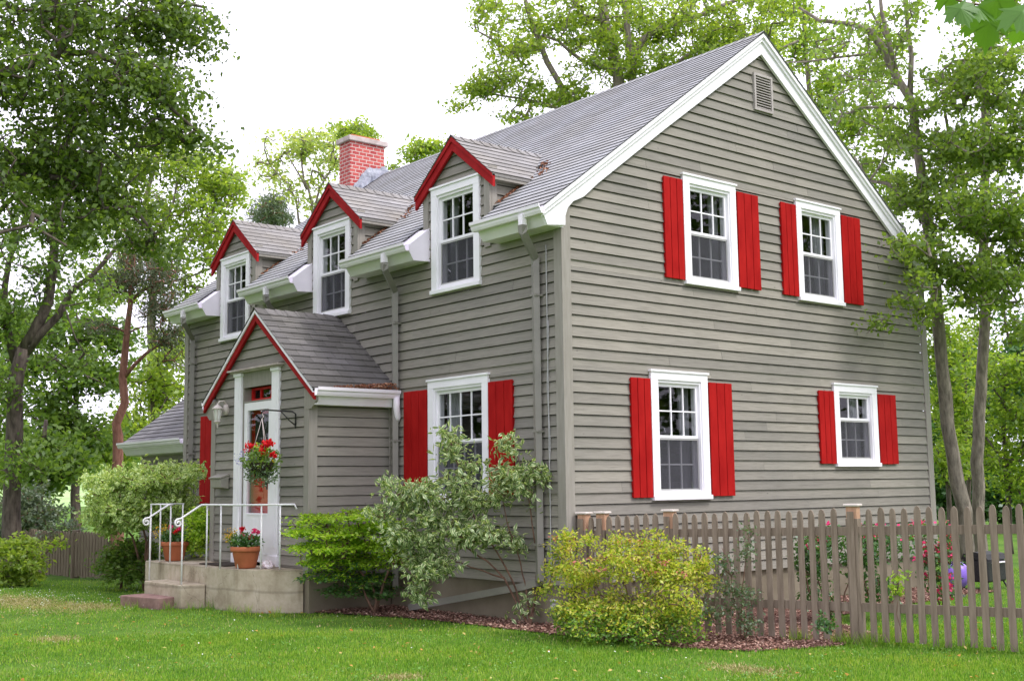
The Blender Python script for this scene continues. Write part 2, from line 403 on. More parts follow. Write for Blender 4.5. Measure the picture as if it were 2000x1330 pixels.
def grass_patches(m):
    nt, lk = m.node_tree.nodes, m.node_tree.links
    n = N(nt, 'ShaderNodeTexNoise', Scale=0.9, Detail=6, Roughness=.65); lk.new(coords(nt, lk), n.inputs['Vector'])
    r = ramp(nt, [(0.32, (0.95, 0.95, 0.85)), (0.5, (1.25, 1.13, 1.05)), (0.66, (1.7, 1.28, 1.2))]); lk.new(n.outputs[0], r.inputs[0])
    for b_ in [x for x in nt if x.type in ('BSDF_DIFFUSE', 'BSDF_TRANSLUCENT')]:
        src = b_.inputs[0].links[0].from_socket
        lk.new(mixc(nt, lk, 1.0, src, r.outputs[0], 'MULTIPLY'), b_.inputs[0])
grass_patches(M['grass'])
M['f_red'] = leaf_mat('red_petal', [(0.55, 0.006, 0.012), (0.8, 0.02, 0.03)], 0.3, 0.02, tmul=1)
M['f_pink'] = leaf_mat('pink_petal', [(0.75, 0.02, 0.16), (0.9, 0.06, 0.26)], 0.3, 0.02, tmul=1)
M['f_rose'] = leaf_mat('spirea_flower', [(0.42, 0.14, 0.10), (0.6, 0.26, 0.2)], 0.3, 0.02, tmul=1)
M['f_blue'] = leaf_mat('lobelia_petal', [(0.25, 0.22, 0.6), (0.42, 0.4, 0.8)], 0.3, 0.02, tmul=1)
M['f_yellow'] = leaf_mat('yellow_petal', [(0.75, 0.42, 0.02), (0.85, 0.6, 0.05)], 0.3, 0.02, tmul=1)
M['f_white'] = leaf_mat('white_petal', [(0.7, 0.7, 0.66), (0.8, 0.8, 0.8)], 0.2, 0.02, tmul=1)
M['mulch'] = noisy('bark_mulch', (0.06, 0.028, 0.02), (0.20, 0.10, 0.075), 45, 0.95, 6, bstr=1.0, bdist=0.02)
M['chip'] = leaf_mat('mulch_chip', [(0.12, 0.06, 0.045), (0.30, 0.165, 0.125), (0.46, 0.32, 0.25)], 0.0, 0.02)
M['gutter_litter'] = leaf_mat('brown_litter', [(0.16, 0.06, 0.035), (0.27, 0.11, 0.06), (0.36, 0.2, 0.12)], 0.0, 0.02)
M['litter'] = leaf_mat('fallen_leaf', [(0.35, 0.13, 0.03), (0.5, 0.28, 0.08), (0.42, 0.42, 0.14)], 0.2, 0.02)

M['dry'] = leaf_mat('dry_blade', [(0.20, 0.22, 0.06), (0.34, 0.30, 0.13), (0.5, 0.43, 0.25)], 0.2, 0.01)
M['clover'] = leaf_mat('clover_leaf', [(0.08, 0.20, 0.03), (0.14, 0.30, 0.06), (0.22, 0.38, 0.10)], 0.3, 0.03)
M['earth'] = noisy('bare_earth', (0.13, 0.16, 0.04), (0.28, 0.25, 0.12), 9, .95, 8, bstr=.6, bdist=.01)
def ground_mat():
    m, nt, lk, b = mat('lawn_soil')
    c = coords(nt, lk)
    n = N(nt, 'ShaderNodeTexNoise', Scale=1.2, Detail=8); lk.new(c, n.inputs['Vector'])
    r = ramp(nt, [(0.3, (0.05, 0.115, 0.013)), (0.55, (0.09, 0.18, 0.022)), (0.75, (0.15, 0.21, 0.04))]); lk.new(n.outputs[0], r.inputs[0])
    n2 = N(nt, 'ShaderNodeTexNoise', Scale=60, Detail=4); lk.new(c, n2.inputs['Vector'])
    r2 = ramp(nt, [(0.3, (0.7, 0.7, 0.7)), (0.7, (1.25, 1.25, 1.2))]); lk.new(n2.outputs[0], r2.inputs[0])
    lk.new(mixc(nt, lk, 1.0, r.outputs[0], r2.outputs[0], 'MULTIPLY'), b.inputs['Base Color'])
    b.inputs['Roughness'].default_value = 0.95; b.inputs['Specular IOR Level'].default_value = 0.1
    bump(nt, lk, b, n2.outputs[0], 0.6, 0.02)
    return m
M['ground'] = ground_mat()
M['field'] = noisy('pale_field', (0.24, 0.38, 0.13), (0.36, 0.48, 0.22), 0.15, 0.95, bstr=0)
M['pond'] = noisy('pond_water', (0.20, 0.22, 0.24), (0.25, 0.27, 0.29), 0.3, 0.12, bstr=0.1, bdist=0.02, spec=0.8)

# ------------------------------------------------------------------ the setting
G0 = 0.10
g = MB(); g.quad((-900, -900, G0), (900, -900, G0), (900, 1200, G0), (-900, 1200, G0))
tag(g.build('ground', M['ground']), kind='structure')
def bed(name, outline, z):
    m = MB(); m.quad(*[(x, y, z) for x, y in outline])
    return tag(m.build(name, M['mulch']), kind='structure')
BED1 = [(-1.30, 3.62), (-1.22, 3.62), (-0.98, 2.9), (-0.72, 2.12), (-0.62, 1.2), (-0.6, 0.3), (-0.56, -0.25), (-0.52, -1.0), (-0.45, -2.0), (-0.1, -2.72), (0.75, -3.06), (1.0, -3.0), (0.16, -0.2), (0.0, 0.0), (0.0, 3.62)]
BED2 = [(0.16, -0.2), (1.0, -3.0), (1.6, -3.1), (2.6, -1.5), (4.5, -1.3), (7.2, -1.2), (7.4, -0.01), (0.16, -0.01)]
bed('mulch_bed', BED1, G0 + 0.012)
bed('garden_bed', BED2, G0 + 0.012)
def pond():
    m = MB(); L, F = -75, 95
    m.quad((-60, 38, G0 + 0.004), (-18, 46, G0 + 0.004), (10, 62, G0 + 0.004), (12, 110, G0 + 0.004), (-60, 110, G0 + 0.004))
    tag(m.build('water', M['pond']), kind='structure')
pond()
def hill():
    xs = np.linspace(-260, 360, 60); ys = np.linspace(115, 420, 30)
    v = []; f = []
    for j, y in enumerate(ys):
        for i, x in enumerate(xs):
            t = min(1, (y - 115) / 130)
            h = (3 * t * t - 2 * t ** 3) * (9 + 3 * math.sin(x * 0.021 + 1) + 2 * math.sin(x * 0.06)) * 1.0
            v.append((x, y, G0 - 0.3 + h))
    nx = len(xs)
    for j in range(len(ys) - 1):
        for i in range(nx - 1):
            a = j * nx + i; f.append((a, a + 1, a + nx + 1, a + nx))
    m = MB(); m.add(v, f)
    tag(m.build('hill', M['field']), kind='structure')
hill()

# ------------------------------------------------------------------ the house
E_, Z0 = 0.1293, 0.56
RS, RX, RZ = 0.735, 3.75, 7.90          # main roof: slope, ridge x, ridge z
LW, WW = 10.12, 7.6
def roof_z(x): return RZ - RS * abs(x - RX)
house = thing('house', 'grey clapboard one and a half storey house with red shutters and three dormers', 'house', (0, 0, G0))

def siding(mb, Mw, aL, aR, z0, z1, holes=(), butt=3.2, thick=0.022, rr=rnd, GROOVE=0.010):
    "lap siding; aL(z), aR(z) bound the wall, holes = (a0, a1, z0, z1)"
    k = math.floor((z0 - Z0) / E_ + 1e-6)
    while Z0 + k * E_ < z1 - 1e-4:
        zb = Z0 + k * E_; zt = zb + E_
        lo, hi = max(zb, z0), min(zt, z1)
        cuts = sorted({lo, hi} | {h for q in holes for h in q[2:4] if lo < h < hi})
        # butt joints of this course
        a = aL(lo) + rr.uniform(0.6, butt); joints = []
        while a < aR(lo) - 0.3:
            joints.append(a); a += rr.uniform(1.8, butt * 1.4)
        for s0, s1 in zip(cuts[:-1], cuts[1:]):
            if s1 - s0 < 1e-4: continue
            zm = (s0 + s1) / 2
            L0, R0, L1, R1 = aL(s0), aR(s0), aL(s1), aR(s1)
            if R0 - L0 < 0.01: continue
            if R1 < L1: L1 = R1 = (L1 + R1) / 2
            segs = [(L0, R0)]
            for h in holes:
                if h[2] <= zm <= h[3]:
                    ns = []
                    for p, q in segs:
                        if h[1] <= p or h[0] >= q: ns.append((p, q)); continue
                        if h[0] > p: ns.append((p, h[0]))
                        if h[1] < q: ns.append((h[1], q))
                    segs = ns
            out = []
            for p, q in segs:
                for j in joints:
                    if p + 0.05 < j < q - 0.05: out.append((p, j)); p = j + 0.002
                out.append((p, q))
            for p, q in out:
                pt = L1 if p == L0 else p; qt = R1 if q == R0 else q
                if p != L0: pt = max(p, L1) if p < L1 else p
                if q != R0: qt = min(q, R1) if q > R1 else q
                if qt < pt: pt = qt = (pt + qt) / 2
                jit = rr.uniform(-0.0012, 0.0015)
                nb = 0.004 + thick * (1 - (s0 - zb) / E_) + jit
                ntp = 0.004 + thick * (1 - (s1 - zb) / E_) * 1.0 + jit
                P = [Mw(p, nb, s0), Mw(q, nb, s0), Mw(qt, ntp, s1), Mw(pt, ntp, s1)]
                if s0 == zb and s1 == zt:         # whole course: the top tucks back under the next board
                    f_ = 1 - GROOVE / E_; zg = s0 + (s1 - s0) * f_
                    pg, qg, ng = p + (pt - p) * f_, q + (qt - q) * f_, nb + (ntp - nb) * f_
                    mb.add([Mw(p, nb, s0), Mw(q, nb, s0), Mw(qg, ng, zg), Mw(pg, ng, zg), Mw(qt, -0.03, s1), Mw(pt, -0.03, s1), Mw(p, -0.03, s0 + .001), Mw(q, -0.03, s0 + .001)],
                           [(0, 1, 2, 3), (3, 2, 4, 5), (6, 7, 1, 0)])
                    continue
                if s0 == zb:
                    P += [Mw(p, 0.001, s0 + 0.001), Mw(q, 0.001, s0 + 0.001)]
                    mb.add(P, [(0, 1, 2, 3), (4, 5, 1, 0)])
                else: mb.add(P, [(0, 1, 2, 3)])
        k += 1

# windows: (kind of wall, a0, a1, z0, z1, columns, rows top, rows bottom, storm label)
WIN = [
 ('F', 1.498, 2.532, 4.20, 5.634, 3, 2, 2, 'dormer window nearest the gable corner'),
 ('F', 4.565, 5.599, 4.20, 5.634, 3, 2, 2, 'middle dormer window'),
 ('F', 7.690, 8.724, 4.20, 5.634, 3, 2, 2, 'farthest dormer window'),
 ('F', 1.359, 2.626, 1.488, 3.077, 4, 2, 2, 'wide ground floor front window'),
 ('F', 7.52, 8.79, 1.488, 3.077, 4, 2, 2, 'front window hidden behind the entrance'),
 ('G', 2.08, 3.117, 4.203, 5.65, 3, 2, 2, 'left upstairs gable window'),
 ('G', 4.424, 5.462, 4.203, 5.65, 3, 2, 2, 'right upstairs gable window'),
 ('G', 1.389, 2.426, 1.488, 3.077, 3, 2, 2, 'tall ground floor gable window'),
 ('G', 5.121, 6.172, 1.895, 3.077, 3, 1, 2, 'small ground floor gable window'),
]
def window(Mw, a0, a1, z0, z1, nc, rt, rb, label, top_split=0.5):
    m = MB()
    cw = 0.120
    zs = z0 + 0.055
    m.mbox(Mw, a0, a0 + cw, 0.0, 0.046, zs, z1 - 0.115)
    m.mbox(Mw, a1 - cw, a1, 0.0, 0.046, zs, z1 - 0.115)
    m.mbox(Mw, a0, a1, 0.0, 0.048, z1 - 0.115, z1 - 0.02)
    m.mbox(Mw, a0 - 0.018, a1 + 0.018, 0.0, 0.064, z1 - 0.02, z1 + 0.005)
    # jamb liner
    b0, b1 = a0 + cw, a1 - cw
    m.mbox(Mw, b0 - 0.01, b0 + 0.022, -0.12, 0.030, zs, z1 - 0.1)
    m.mbox(Mw, b1 - 0.022, b1 + 0.01, -0.12, 0.030, zs, z1 - 0.1)
    m.mbox(Mw, b0 + 0.022, b1 - 0.022, -0.12, 0.028, z1 - 0.150, z1 - 0.1)
    wobj = m.build('window', M['white'], house, label)
    s = MB()
    s.mbox(Mw, a0 - 0.012, a1 + 0.012, -0.10, 0.072, z0, zs)
    s.build('sill', M['white'], wobj, bevel=0.006)
    c0, c1 = b0 + 0.022, b1 - 0.022
    zlo, zhi = zs, z1 - 0.150
    zmid = zlo + (zhi - zlo) * (0.52 if rt == rb else 0.64)
    # upper sash
    def sash(n1, s0, s1, rows, bot, top, mt, nm='sash', st=0.042):
        q = MB()
        q.mbox(Mw, c0, c0 + st, n1 - 0.034, n1, s0, s1)
        q.mbox(Mw, c1 - st, c1, n1 - 0.034, n1, s0, s1)
        q.mbox(Mw, c0 + st, c1 - st, n1 - 0.034, n1 - 0.001, s0, s0 + bot)
        q.mbox(Mw, c0 + st, c1 - st, n1 - 0.034, n1 - 0.001, s1 - top, s1)
        x0, x1, y0, y1 = c0 + st, c1 - st, s0 + bot, s1 - top
        for i in range(1, nc):
            a = x0 + (x1 - x0) * i / nc; q.mbox(Mw, a - 0.0085, a + 0.0085, n1 - 0.026, n1 - 0.006, y0, y1)
        for i in range(1, rows):
            z = y0 + (y1 - y0) * i / rows; q.mbox(Mw, x0, x1, n1 - 0.025, n1 - 0.0075, z - 0.0085, z + 0.0085)
        q.build(nm, mt, wobj)
        p = MB(); p.quad(Mw(x0 - .004, n1 - .018, y0 - .004), Mw(x1 + .004, n1 - .018, y0 - .004), Mw(x1 + .004, n1 - .018, y1 + .004), Mw(x0 - .004, n1 - .018, y1 + .004))
        p.build('window_pane', M['glass'], wobj)
    sash(-0.006, zmid - 0.015, zhi, rt, 0.034, 0.045, M['white'])
    sash(-0.060, zlo + 0.005, zmid + 0.018, rb, 0.055, 0.034, M['white'])
    # insect screen over the lower half
    q = MB(); e0, e1, f0, f1 = c0 + 0.003, c1 - 0.003, zlo + 0.062, zmid - 0.018
    for bx in ((e0, e0 + 0.02, f0, f1), (e1 - 0.02, e1, f0, f1), (e0 + 0.02, e1 - 0.02, f0, f0 + 0.02), (e0 + 0.02, e1 - 0.02, f1 - 0.02, f1)):
        q.mbox(Mw, bx[0], bx[1], -0.022, -0.010, bx[2], bx[3])
    q.build('screen_frame', M['sashgrey'], wobj)
    q = MB(); q.quad(Mw(e0 + 0.02, -0.016, f0 + 0.02), Mw(e1 - 0.02, -0.016, f0 + 0.02), Mw(e1 - 0.02, -0.016, f1 - 0.02), Mw(e0 + 0.02, -0.016, f1 - 0.02))
    q.build('insect_screen', M['screen'], wobj)
    q = MB(); q.mbox(Mw, c0, c1, -0.118, 0.004, zlo, zlo + 0.062)
    q.build('bottom_rail', M['white'], wobj)
    # curtains: two gathered side panels behind the glass
    q = MB()
    left = MB
    for side in (0, 1):
        w_ = (c1 - c0) * rnd.uniform(0.22, 0.42)
        n_ = 26; row = []
        for zz, wf in ((zlo - 0.05, 0.75), ((zlo + zhi) / 2, 0.8), (zhi + 0.05, 1.0)):
            for i in range(n_ + 1):
                t = i / n_; a = (c0 - 0.02 + t * w_ * wf) if side == 0 else (c1 + 0.02 - t * w_ * wf)
                row.append(Mw(a, -0.20 + 0.018 * math.sin(t * 38 + side), zz))
        q.add(row, [(r * (n_ + 1) + i, r * (n_ + 1) + i + 1, (r + 1) * (n_ + 1) + i + 1, (r + 1) * (n_ + 1) + i) for r in range(2) for i in range(n_)])
    q.build('curtain', M['curtain'], wobj)
    return wobj
for k, a0, a1, z0, z1, nc, rt, rb, lb in WIN:
    window(FRONT if k == 'F' else GABLE, a0, a1, z0, z1, nc, rt, rb, lb)

def shutter(Mw, a0, a1, z0, z1, label=None):
    q = MB()
    n = 3; w = (a1 - a0) / n
    q.mbox(Mw, a0 + 0.01, a1 - 0.01, 0.012, 0.024, z0 + 0.01, z1 - 0.01); q.mbox(Mw, a0 + 0.012, a1 - 0.012, 0.024, 0.034, z0 + .12, z0 + .20); q.mbox(Mw, a0 + 0.012, a1 - 0.012, 0.024, 0.034, z1 - .20, z1 - .12)
    for i in range(n):
        q.mbox(Mw, a0 + i * w + 0.005, a0 + (i + 1) * w - 0.005, 0.034, 0.056, z0 + rnd.uniform(-.002, .002), z1 + rnd.uniform(-.002, .002))
    return q.build('shutter', M['shutter'], house, label, bevel=0.003)
for k, a0, a1, z0, z1, lb in (
    ('F', 0.875, 1.345, 1.585, 2.96, 'right shutter of the ground floor front window'), ('F', 2.64, 3.175, 1.585, 2.96, 'left shutter of the ground floor front window'),
    ('F', 8.80, 9.41, 1.46, 2.96, 'shutter left of the entrance, partly hidden'),
    ('G', 1.03, 1.375, 1.525, 2.965, None), ('G', 2.44, 2.89, 1.525, 2.965, None),
    ('G', 4.75, 5.107, 1.935, 2.96, 'small shutter'), ('G', 6.186, 6.65, 1.935, 2.96, 'small shutter'),
    ('G', 1.705, 2.066, 4.25, 5.555, None), ('G', 3.131, 3.58, 4.26, 5.56, None),
    ('G', 4.065, 4.41, 4.25, 5.555, None), ('G', 5.476, 5.95, 4.26, 5.56, None)):
    shutter(FRONT if k == 'F' else GABLE, a0, a1, z0, z1, lb)

def holes(k): return [(w[1] + 0.02, w[2] - 0.02, w[3] + 0.02, w[4] - 0.02) for w in WIN if w[0] == k]
# front wall
s = MB(); siding(s, FRONT, lambda z: 0.11, lambda z: LW - 0.11, Z0, 4.80, holes('F') + [(3.60, 6.27, 0.3, 2.95)])
s.build('front_siding', M['siding'], house)
# gable wall
gz = lambda z: (RZ - 0.06 - z) / RS
s = MB(); siding(s, GABLE, lambda z: max(0.11, RX - gz(z)), lambda z: min(WW - 0.11, RX + gz(z)), Z0, RZ - 0.12, holes('G') + [(3.62, 3.98, 6.81, 7.30)], butt=4.5)
s.build('gable_siding', M['siding'], house)
# back and far walls, plain siding too
s = MB(); siding(s, lambda a, n, z: (a, LW + n, z), lambda z: max(0.0, RX - gz(z)), lambda z: min(WW, RX + gz(z)), Z0, RZ - 0.12)
siding(s, lambda a, n, z: (WW + n, a, z), lambda z: 0.11, lambda z: LW, Z0, 4.95)
s.build('rear_siding', M['siding'], house)
# corner boards
for a_ in ((FRONT, -0.032, 0.11, 4.78), (GABLE, 0.0, 0.11, 5.0), (GABLE, WW - 0.11, WW + 0.03, 4.98), (FRONT, LW - 0.11, LW + 0.03, 4.78)):
    s = MB(); s.mbox(a_[0], a_[1], a_[2], 0.0, 0.032, Z0 - 0.02, a_[3]); s.build('corner_board', M['trimgrey'], house, bevel=0.003)
# foundation
s = MB(); s.box(0.03, WW - 0.03, 0.03, LW - 0.03, G0 - 0.4, Z0 + 0.01)
s.build('foundation', M['foundation'], house)
# ceiling under the roof (keeps the attic dark), floor between storeys
s = MB(); s.box(0.25, WW - 0.1, 0.25, LW - 0.1, 3.45, 3.60)
s.build('floor', M['dark'], house)

def slope(mb, A0, A1, B0, B1, n, lift=0.014, skip=None, u0=0.0, lips=True, exp=None):
    "shingle courses from the eave A0-A1 up to B0-B1; skip(k) gives lists of (s0, s1) pieces along the course"
    A0, A1, B0, B1 = map(lambda p: np.array(p, float), (A0, A1, B0, B1))
    nrm = np.cross(A1 - A0, B0 - A0); nrm /= np.linalg.norm(nrm)
    if nrm[2] < 0: nrm = -nrm
    ax = (A1 - A0) / np.linalg.norm(A1 - A0)
    ln = np.linalg.norm((B0 - A0) - ax * ((B0 - A0) @ ax))
    if n is None: n = max(1, round(ln / exp))
    e = ln / n
    for k in range(n):
        t0, t1 = k / n, (k + 1) / n
        jit = rnd.uniform(-.0015, .0015)
        P0, P1 = A0 + (B0 - A0) * t0, A1 + (B1 - A1) * t0
        Q0, Q1 = A0 + (B0 - A0) * t1, A1 + (B1 - A1) * t1
        pieces = skip(t0, P0, P1) if skip else [(0, 1)]
        for s0, s1 in pieces:
            a, b_ = P0 + (P1 - P0) * s0, P0 + (P1 - P0) * s1
            c, d = Q0 + (Q1 - Q0) * s1, Q0 + (Q1 - Q0) * s0
            if np.linalg.norm(b_ - a) < 0.01: continue
            lo = nrm * (lift + jit); hi = nrm * 0.0015
            du = lambda p: (float((p - A0) @ ax) + u0)
            vv = k * (exp or e)
            ve = (exp or e)
            mb.quad(a + lo, b_ + lo, c + hi, d + hi, uv=[(du(a), vv + .004), (du(b_), vv + .004), (du(c), vv + ve - .004), (du(d), vv + ve - .004)])
            if lips: mb.quad(a - nrm * 0.004, b_ - nrm * 0.004, b_ + lo, a + lo, uv=[(du(a), vv), (du(b_), vv), (du(b_), vv), (du(a), vv)])

# main roof
YR0, YR1 = -0.14, LW + 0.02
DC = (2.015, 5.082, 8.207)                # dormer centres
XE = -0.38
def pieces_front(t, P0, P1):
    x = P0[0]
    if x > 1.22: return [(0, 1)]
    hw = 0.60 if x < 1.0 else 0.45 * (1.22 - x) / 0.22
    if x < 0.0: hw = 0.86 - 0.0
    cuts = []
    for c in DC: cuts += [c - hw, c + hw]
    ys = [YR0] + cuts + [YR1]
    return [((ys[i] - YR0) / (YR1 - YR0), (ys[i + 1] - YR0) / (YR1 - YR0)) for i in range(0, len(ys), 2)]
s = MB()
slope(s, (XE, YR0, roof_z(XE)), (XE, YR1, roof_z(XE)), (RX, YR0, RZ), (RX, YR1, RZ), None, skip=pieces_front, exp=0.1275)
XB = 2 * RX - XE
slope(s, (XB, YR0, roof_z(XB)), (XB, YR1, roof_z(XB)), (RX, YR0, RZ), (RX, YR1, RZ), None, exp=0.1275)
s.build('roof', M['roof'], house)
roofob = house.children[-1]
for o in house.children:
    if o.name == 'roof': roofob = o
q = MB()                                    # ridge caps
y = YR0
while y < YR1 - 0.05:
    y2 = min(y + 0.16, YR1)
    for sg in (-1, 1):
        q.quad((RX, y, RZ + 0.022), (RX + sg * 0.13, y, RZ + 0.022 - 0.13 * RS), (RX + sg * 0.13, y2 + .02, RZ + 0.012 - 0.13 * RS), (RX, y2 + .02, RZ + 0.012),
               uv=[(y, 0.01), (y, 0.12), (y2, 0.12), (y2, 0.01)])
    y = y2
q.build('ridge_cap', M['roof'], roofob)
# sheathing under the shingles so nothing shows through; follows the same cut-outs
q = MB()
th = 0.03
for c0_, c1_ in zip([YR0] + [c + 0.6 for c in DC], [c - 0.6 for c in DC] + [YR1]):
    q.prism([(XE + .05, c0_ + .02, roof_z(XE + .05) - .012), (XE + .05, c1_ - .02, roof_z(XE + .05) - .012), (1.3, c1_ - .02, roof_z(1.3) - .012), (1.3, c0_ + .02, roof_z(1.3) - .012)] if c0_ > 9e9 else
            [(0.02, max(c0_, .05), roof_z(0.02) - .012), (0.02, min(c1_, LW - .05), roof_z(0.02) - .012), (1.3, min(c1_, LW - .05), roof_z(1.3) - .012), (1.3, max(c0_, .05), roof_z(1.3) - .012)],
            [(0.02, max(c0_, .05), roof_z(0.02) - .012 - th), (0.02, min(c1_, LW - .05), roof_z(0.02) - .012 - th), (1.3, min(c1_, LW - .05), roof_z(1.3) - .012 - th), (1.3, max(c0_, .05), roof_z(1.3) - .012 - th)])
q.prism([(1.3, .05, roof_z(1.3) - .012), (1.3, LW - .05, roof_z(1.3) - .012), (RX, LW - .05, RZ - .012), (RX, .05, RZ - .012)],
        [(1.3, .05, roof_z(1.3) - .05), (1.3, LW - .05, roof_z(1.3) - .05), (RX, LW - .05, RZ - .05), (RX, .05, RZ - .05)])
q.prism([(XB - .1, .05, roof_z(XB - .1) - .012), (XB - .1, LW - .05, roof_z(XB - .1) - .012), (RX, LW - .05, RZ - .012), (RX, .05, RZ - .012)],
        [(XB - .1, .05, roof_z(XB - .1) - .05), (XB - .1, LW - .05, roof_z(XB - .1) - .05), (RX, LW - .05, RZ - .05), (RX, .05, RZ - .05)])
q.build('roof_sheathing', M['dark'], roofob)

# white rake boards on the gable with the curved returns at the eaves
def rake_profile(sg):
    X = lambda x: RX + sg * (x - RX)        # x given for the left side
    top = [(XE, roof_z(XE) - 0.012), (RX, RZ - 0.012)]
    low = [(RX, RZ - 0.30), (1.73, roof_z(1.73) - 0.265), (0.55, roof_z(0.55) - 0.27)]
    cur = [(0.30, 5.07), (0.13, 4.93 + .06), (0.04, 4.90), (0.0, 4.80), (-0.004, 4.69), (-0.28, 4.655)]
    return [(X(x), z) for x, z in top], [(X(x), z) for x, z in low + cur]
for sg, lb in ((1, None), (-1, None)):
    t_, l_ = rake_profile(sg)
    out = t_ + l_
    q = MB()
    q.prism([(x, -0.075, z) for x, z in out], [(x, -0.036, z) for x, z in out])
    # crown moulding along the top edge
    for d0, d1, yy in ((0.0, 0.055, -0.125), (0.055, 0.11, -0.10)):
        a, b_ = t_
        pr = [(a[0], a[1] - d0), (b_[0], b_[1] - d0), (b_[0], b_[1] - d1), (a[0], a[1] - d1)]
        q.prism([(x, yy, z) for x, z in pr], [(x, -0.07, z) for x, z in pr])
    q.build('rake_board', M['white'], house)
# far gable rake
q = MB()
for sg in (1, -1):
    t_, l_ = rake_profile(sg); out = t_ + l_
    q.prism([(x, LW + .01, z) for x, z in out], [(x, LW + .05, z) for x, z in out])
q.build('rake_board', M['white'], house)

# boxed eaves between the dormers with gutters
EAVES = ((-0.036, 1.13), (2.60, 4.16), (5.66, 7.26), (8.78, LW + 0.01))
def eave_profile(y): return [(p[0], y, p[1]) for p in ((-0.004, 4.665), (-0.28, 4.655), (XE + .01, 4.80), (XE + .01, roof_z(XE) - 0.02), (-0.004, roof_z(0) - 0.016))]
def gutter_profile(y, x=XE + .012, z=roof_z(XE)): return [(x + a, y, z + b_) for a, b_ in ((0, -0.10), (-.055, -.10), (-.072, -.07), (-.078, -.045), (-.098, -.03), (-.102, .008), (-.09, .008), (-.086, -.02), (-.068, -.035), (-.058, -.088), (-.006, -.088), (-.006, .0), (0, .0))]
for i, (y0, y1) in enumerate(EAVES):
    q = MB(); q.prism(eave_profile(y0), eave_profile(y1)); e = q.build('boxed_eave', M['fascia'], house)
    q = MB(); q.prism(gutter_profile(y0 - (0.10 if i == 0 else 0.03)), gutter_profile(y1 + .03))
    # hanging straps
    for yy in np.arange(y0 + .25, y1 - .1, .6): q.box(XE - .085, XE + .01, yy, yy + .02, roof_z(XE) - .002, roof_z(XE) + .001)
    q.build('gutter', M['fascia'], e)
XBb = 2 * RX
q = MB(); q.prism([(XBb - p[0], p[1], p[2]) for p in eave_profile(-.036)], [(XBb - p[0], p[1], p[2]) for p in eave_profile(LW)]); e = q.build('boxed_eave', M['fascia'], house)
q = MB(); q.prism([(XBb - p[0], p[1], p[2]) for p in gutter_profile(-.1)], [(XBb - p[0], p[1], p[2]) for p in gutter_profile(LW)]); q.build('gutter', M['fascia'], e)

# downspouts
def downspout(pts, zb, label=None):
    q = MB()
    y = pts[-1][1]
    q.tube(pts + [(pts[-1][0], y, zb)], 0.054, n=4, smooth=False, phase=math.pi / 4)
    for z in (3.9, 2.3, 1.0):
        q.box(pts[-1][0] - .045, 0.0, y - .055, y + .055, z, z + .025)
    return q.build('downspout', M['metalgrey'], house, label)
GX = XE - 0.045
for yo, yw, zb in ((0.20, 0.38, 0.60), (3.08, 3.33, 0.35), (6.38, 6.62, 4.2), (9.38, 9.72, 0.3)):
    q = MB(); q.tube([(GX, yo, 4.80), (GX, yo, 4.66)], 0.05, n=4, smooth=False, phase=math.pi / 4)
    o_ = downspout([(GX, yo, 4.68), (GX, yo, 4.60), (-0.085, yw, 4.36), (-0.085, yw, 4.25)], zb)
    q.build('outlet', M['fascia'], o_)
# the long extension lying against the foundation
q = MB(); q.tube([(-0.085, 0.42, 0.58), (-0.10, 0.62, 0.53), (-0.26, 2.72, 0.16)], 0.058, n=4, smooth=False, phase=math.pi / 4)
q.build('downspout_extension', M['metalgrey'], house)
q = MB(); q.tube([(-0.03, 0.245, z) for z in np.linspace(0.6, 4.5, 20)], 0.008, n=5)
q.tube([(-0.03, 0.245 + 0.02 * math.sin(z * 5), z) for z in np.linspace(1.6, 3.6, 20)], 0.005, n=5)
q.build('cable', M['sashgrey'], house)
q = MB(); q.tube([(0.0, 0.13, 0.36), (-0.10, 0.13, 0.36), (-0.14, 0.13, 0.30)], [0.022, 0.03, 0.028], n=10)
q.lathe((-0.10, 0.13, 0.36), [(0.0, 0.05), (0.045, 0.05), (0.05, 0.035), (0.045, 0.025), (0, 0.02)], 12)
q.build('garden_tap', M['sashgrey'], house)

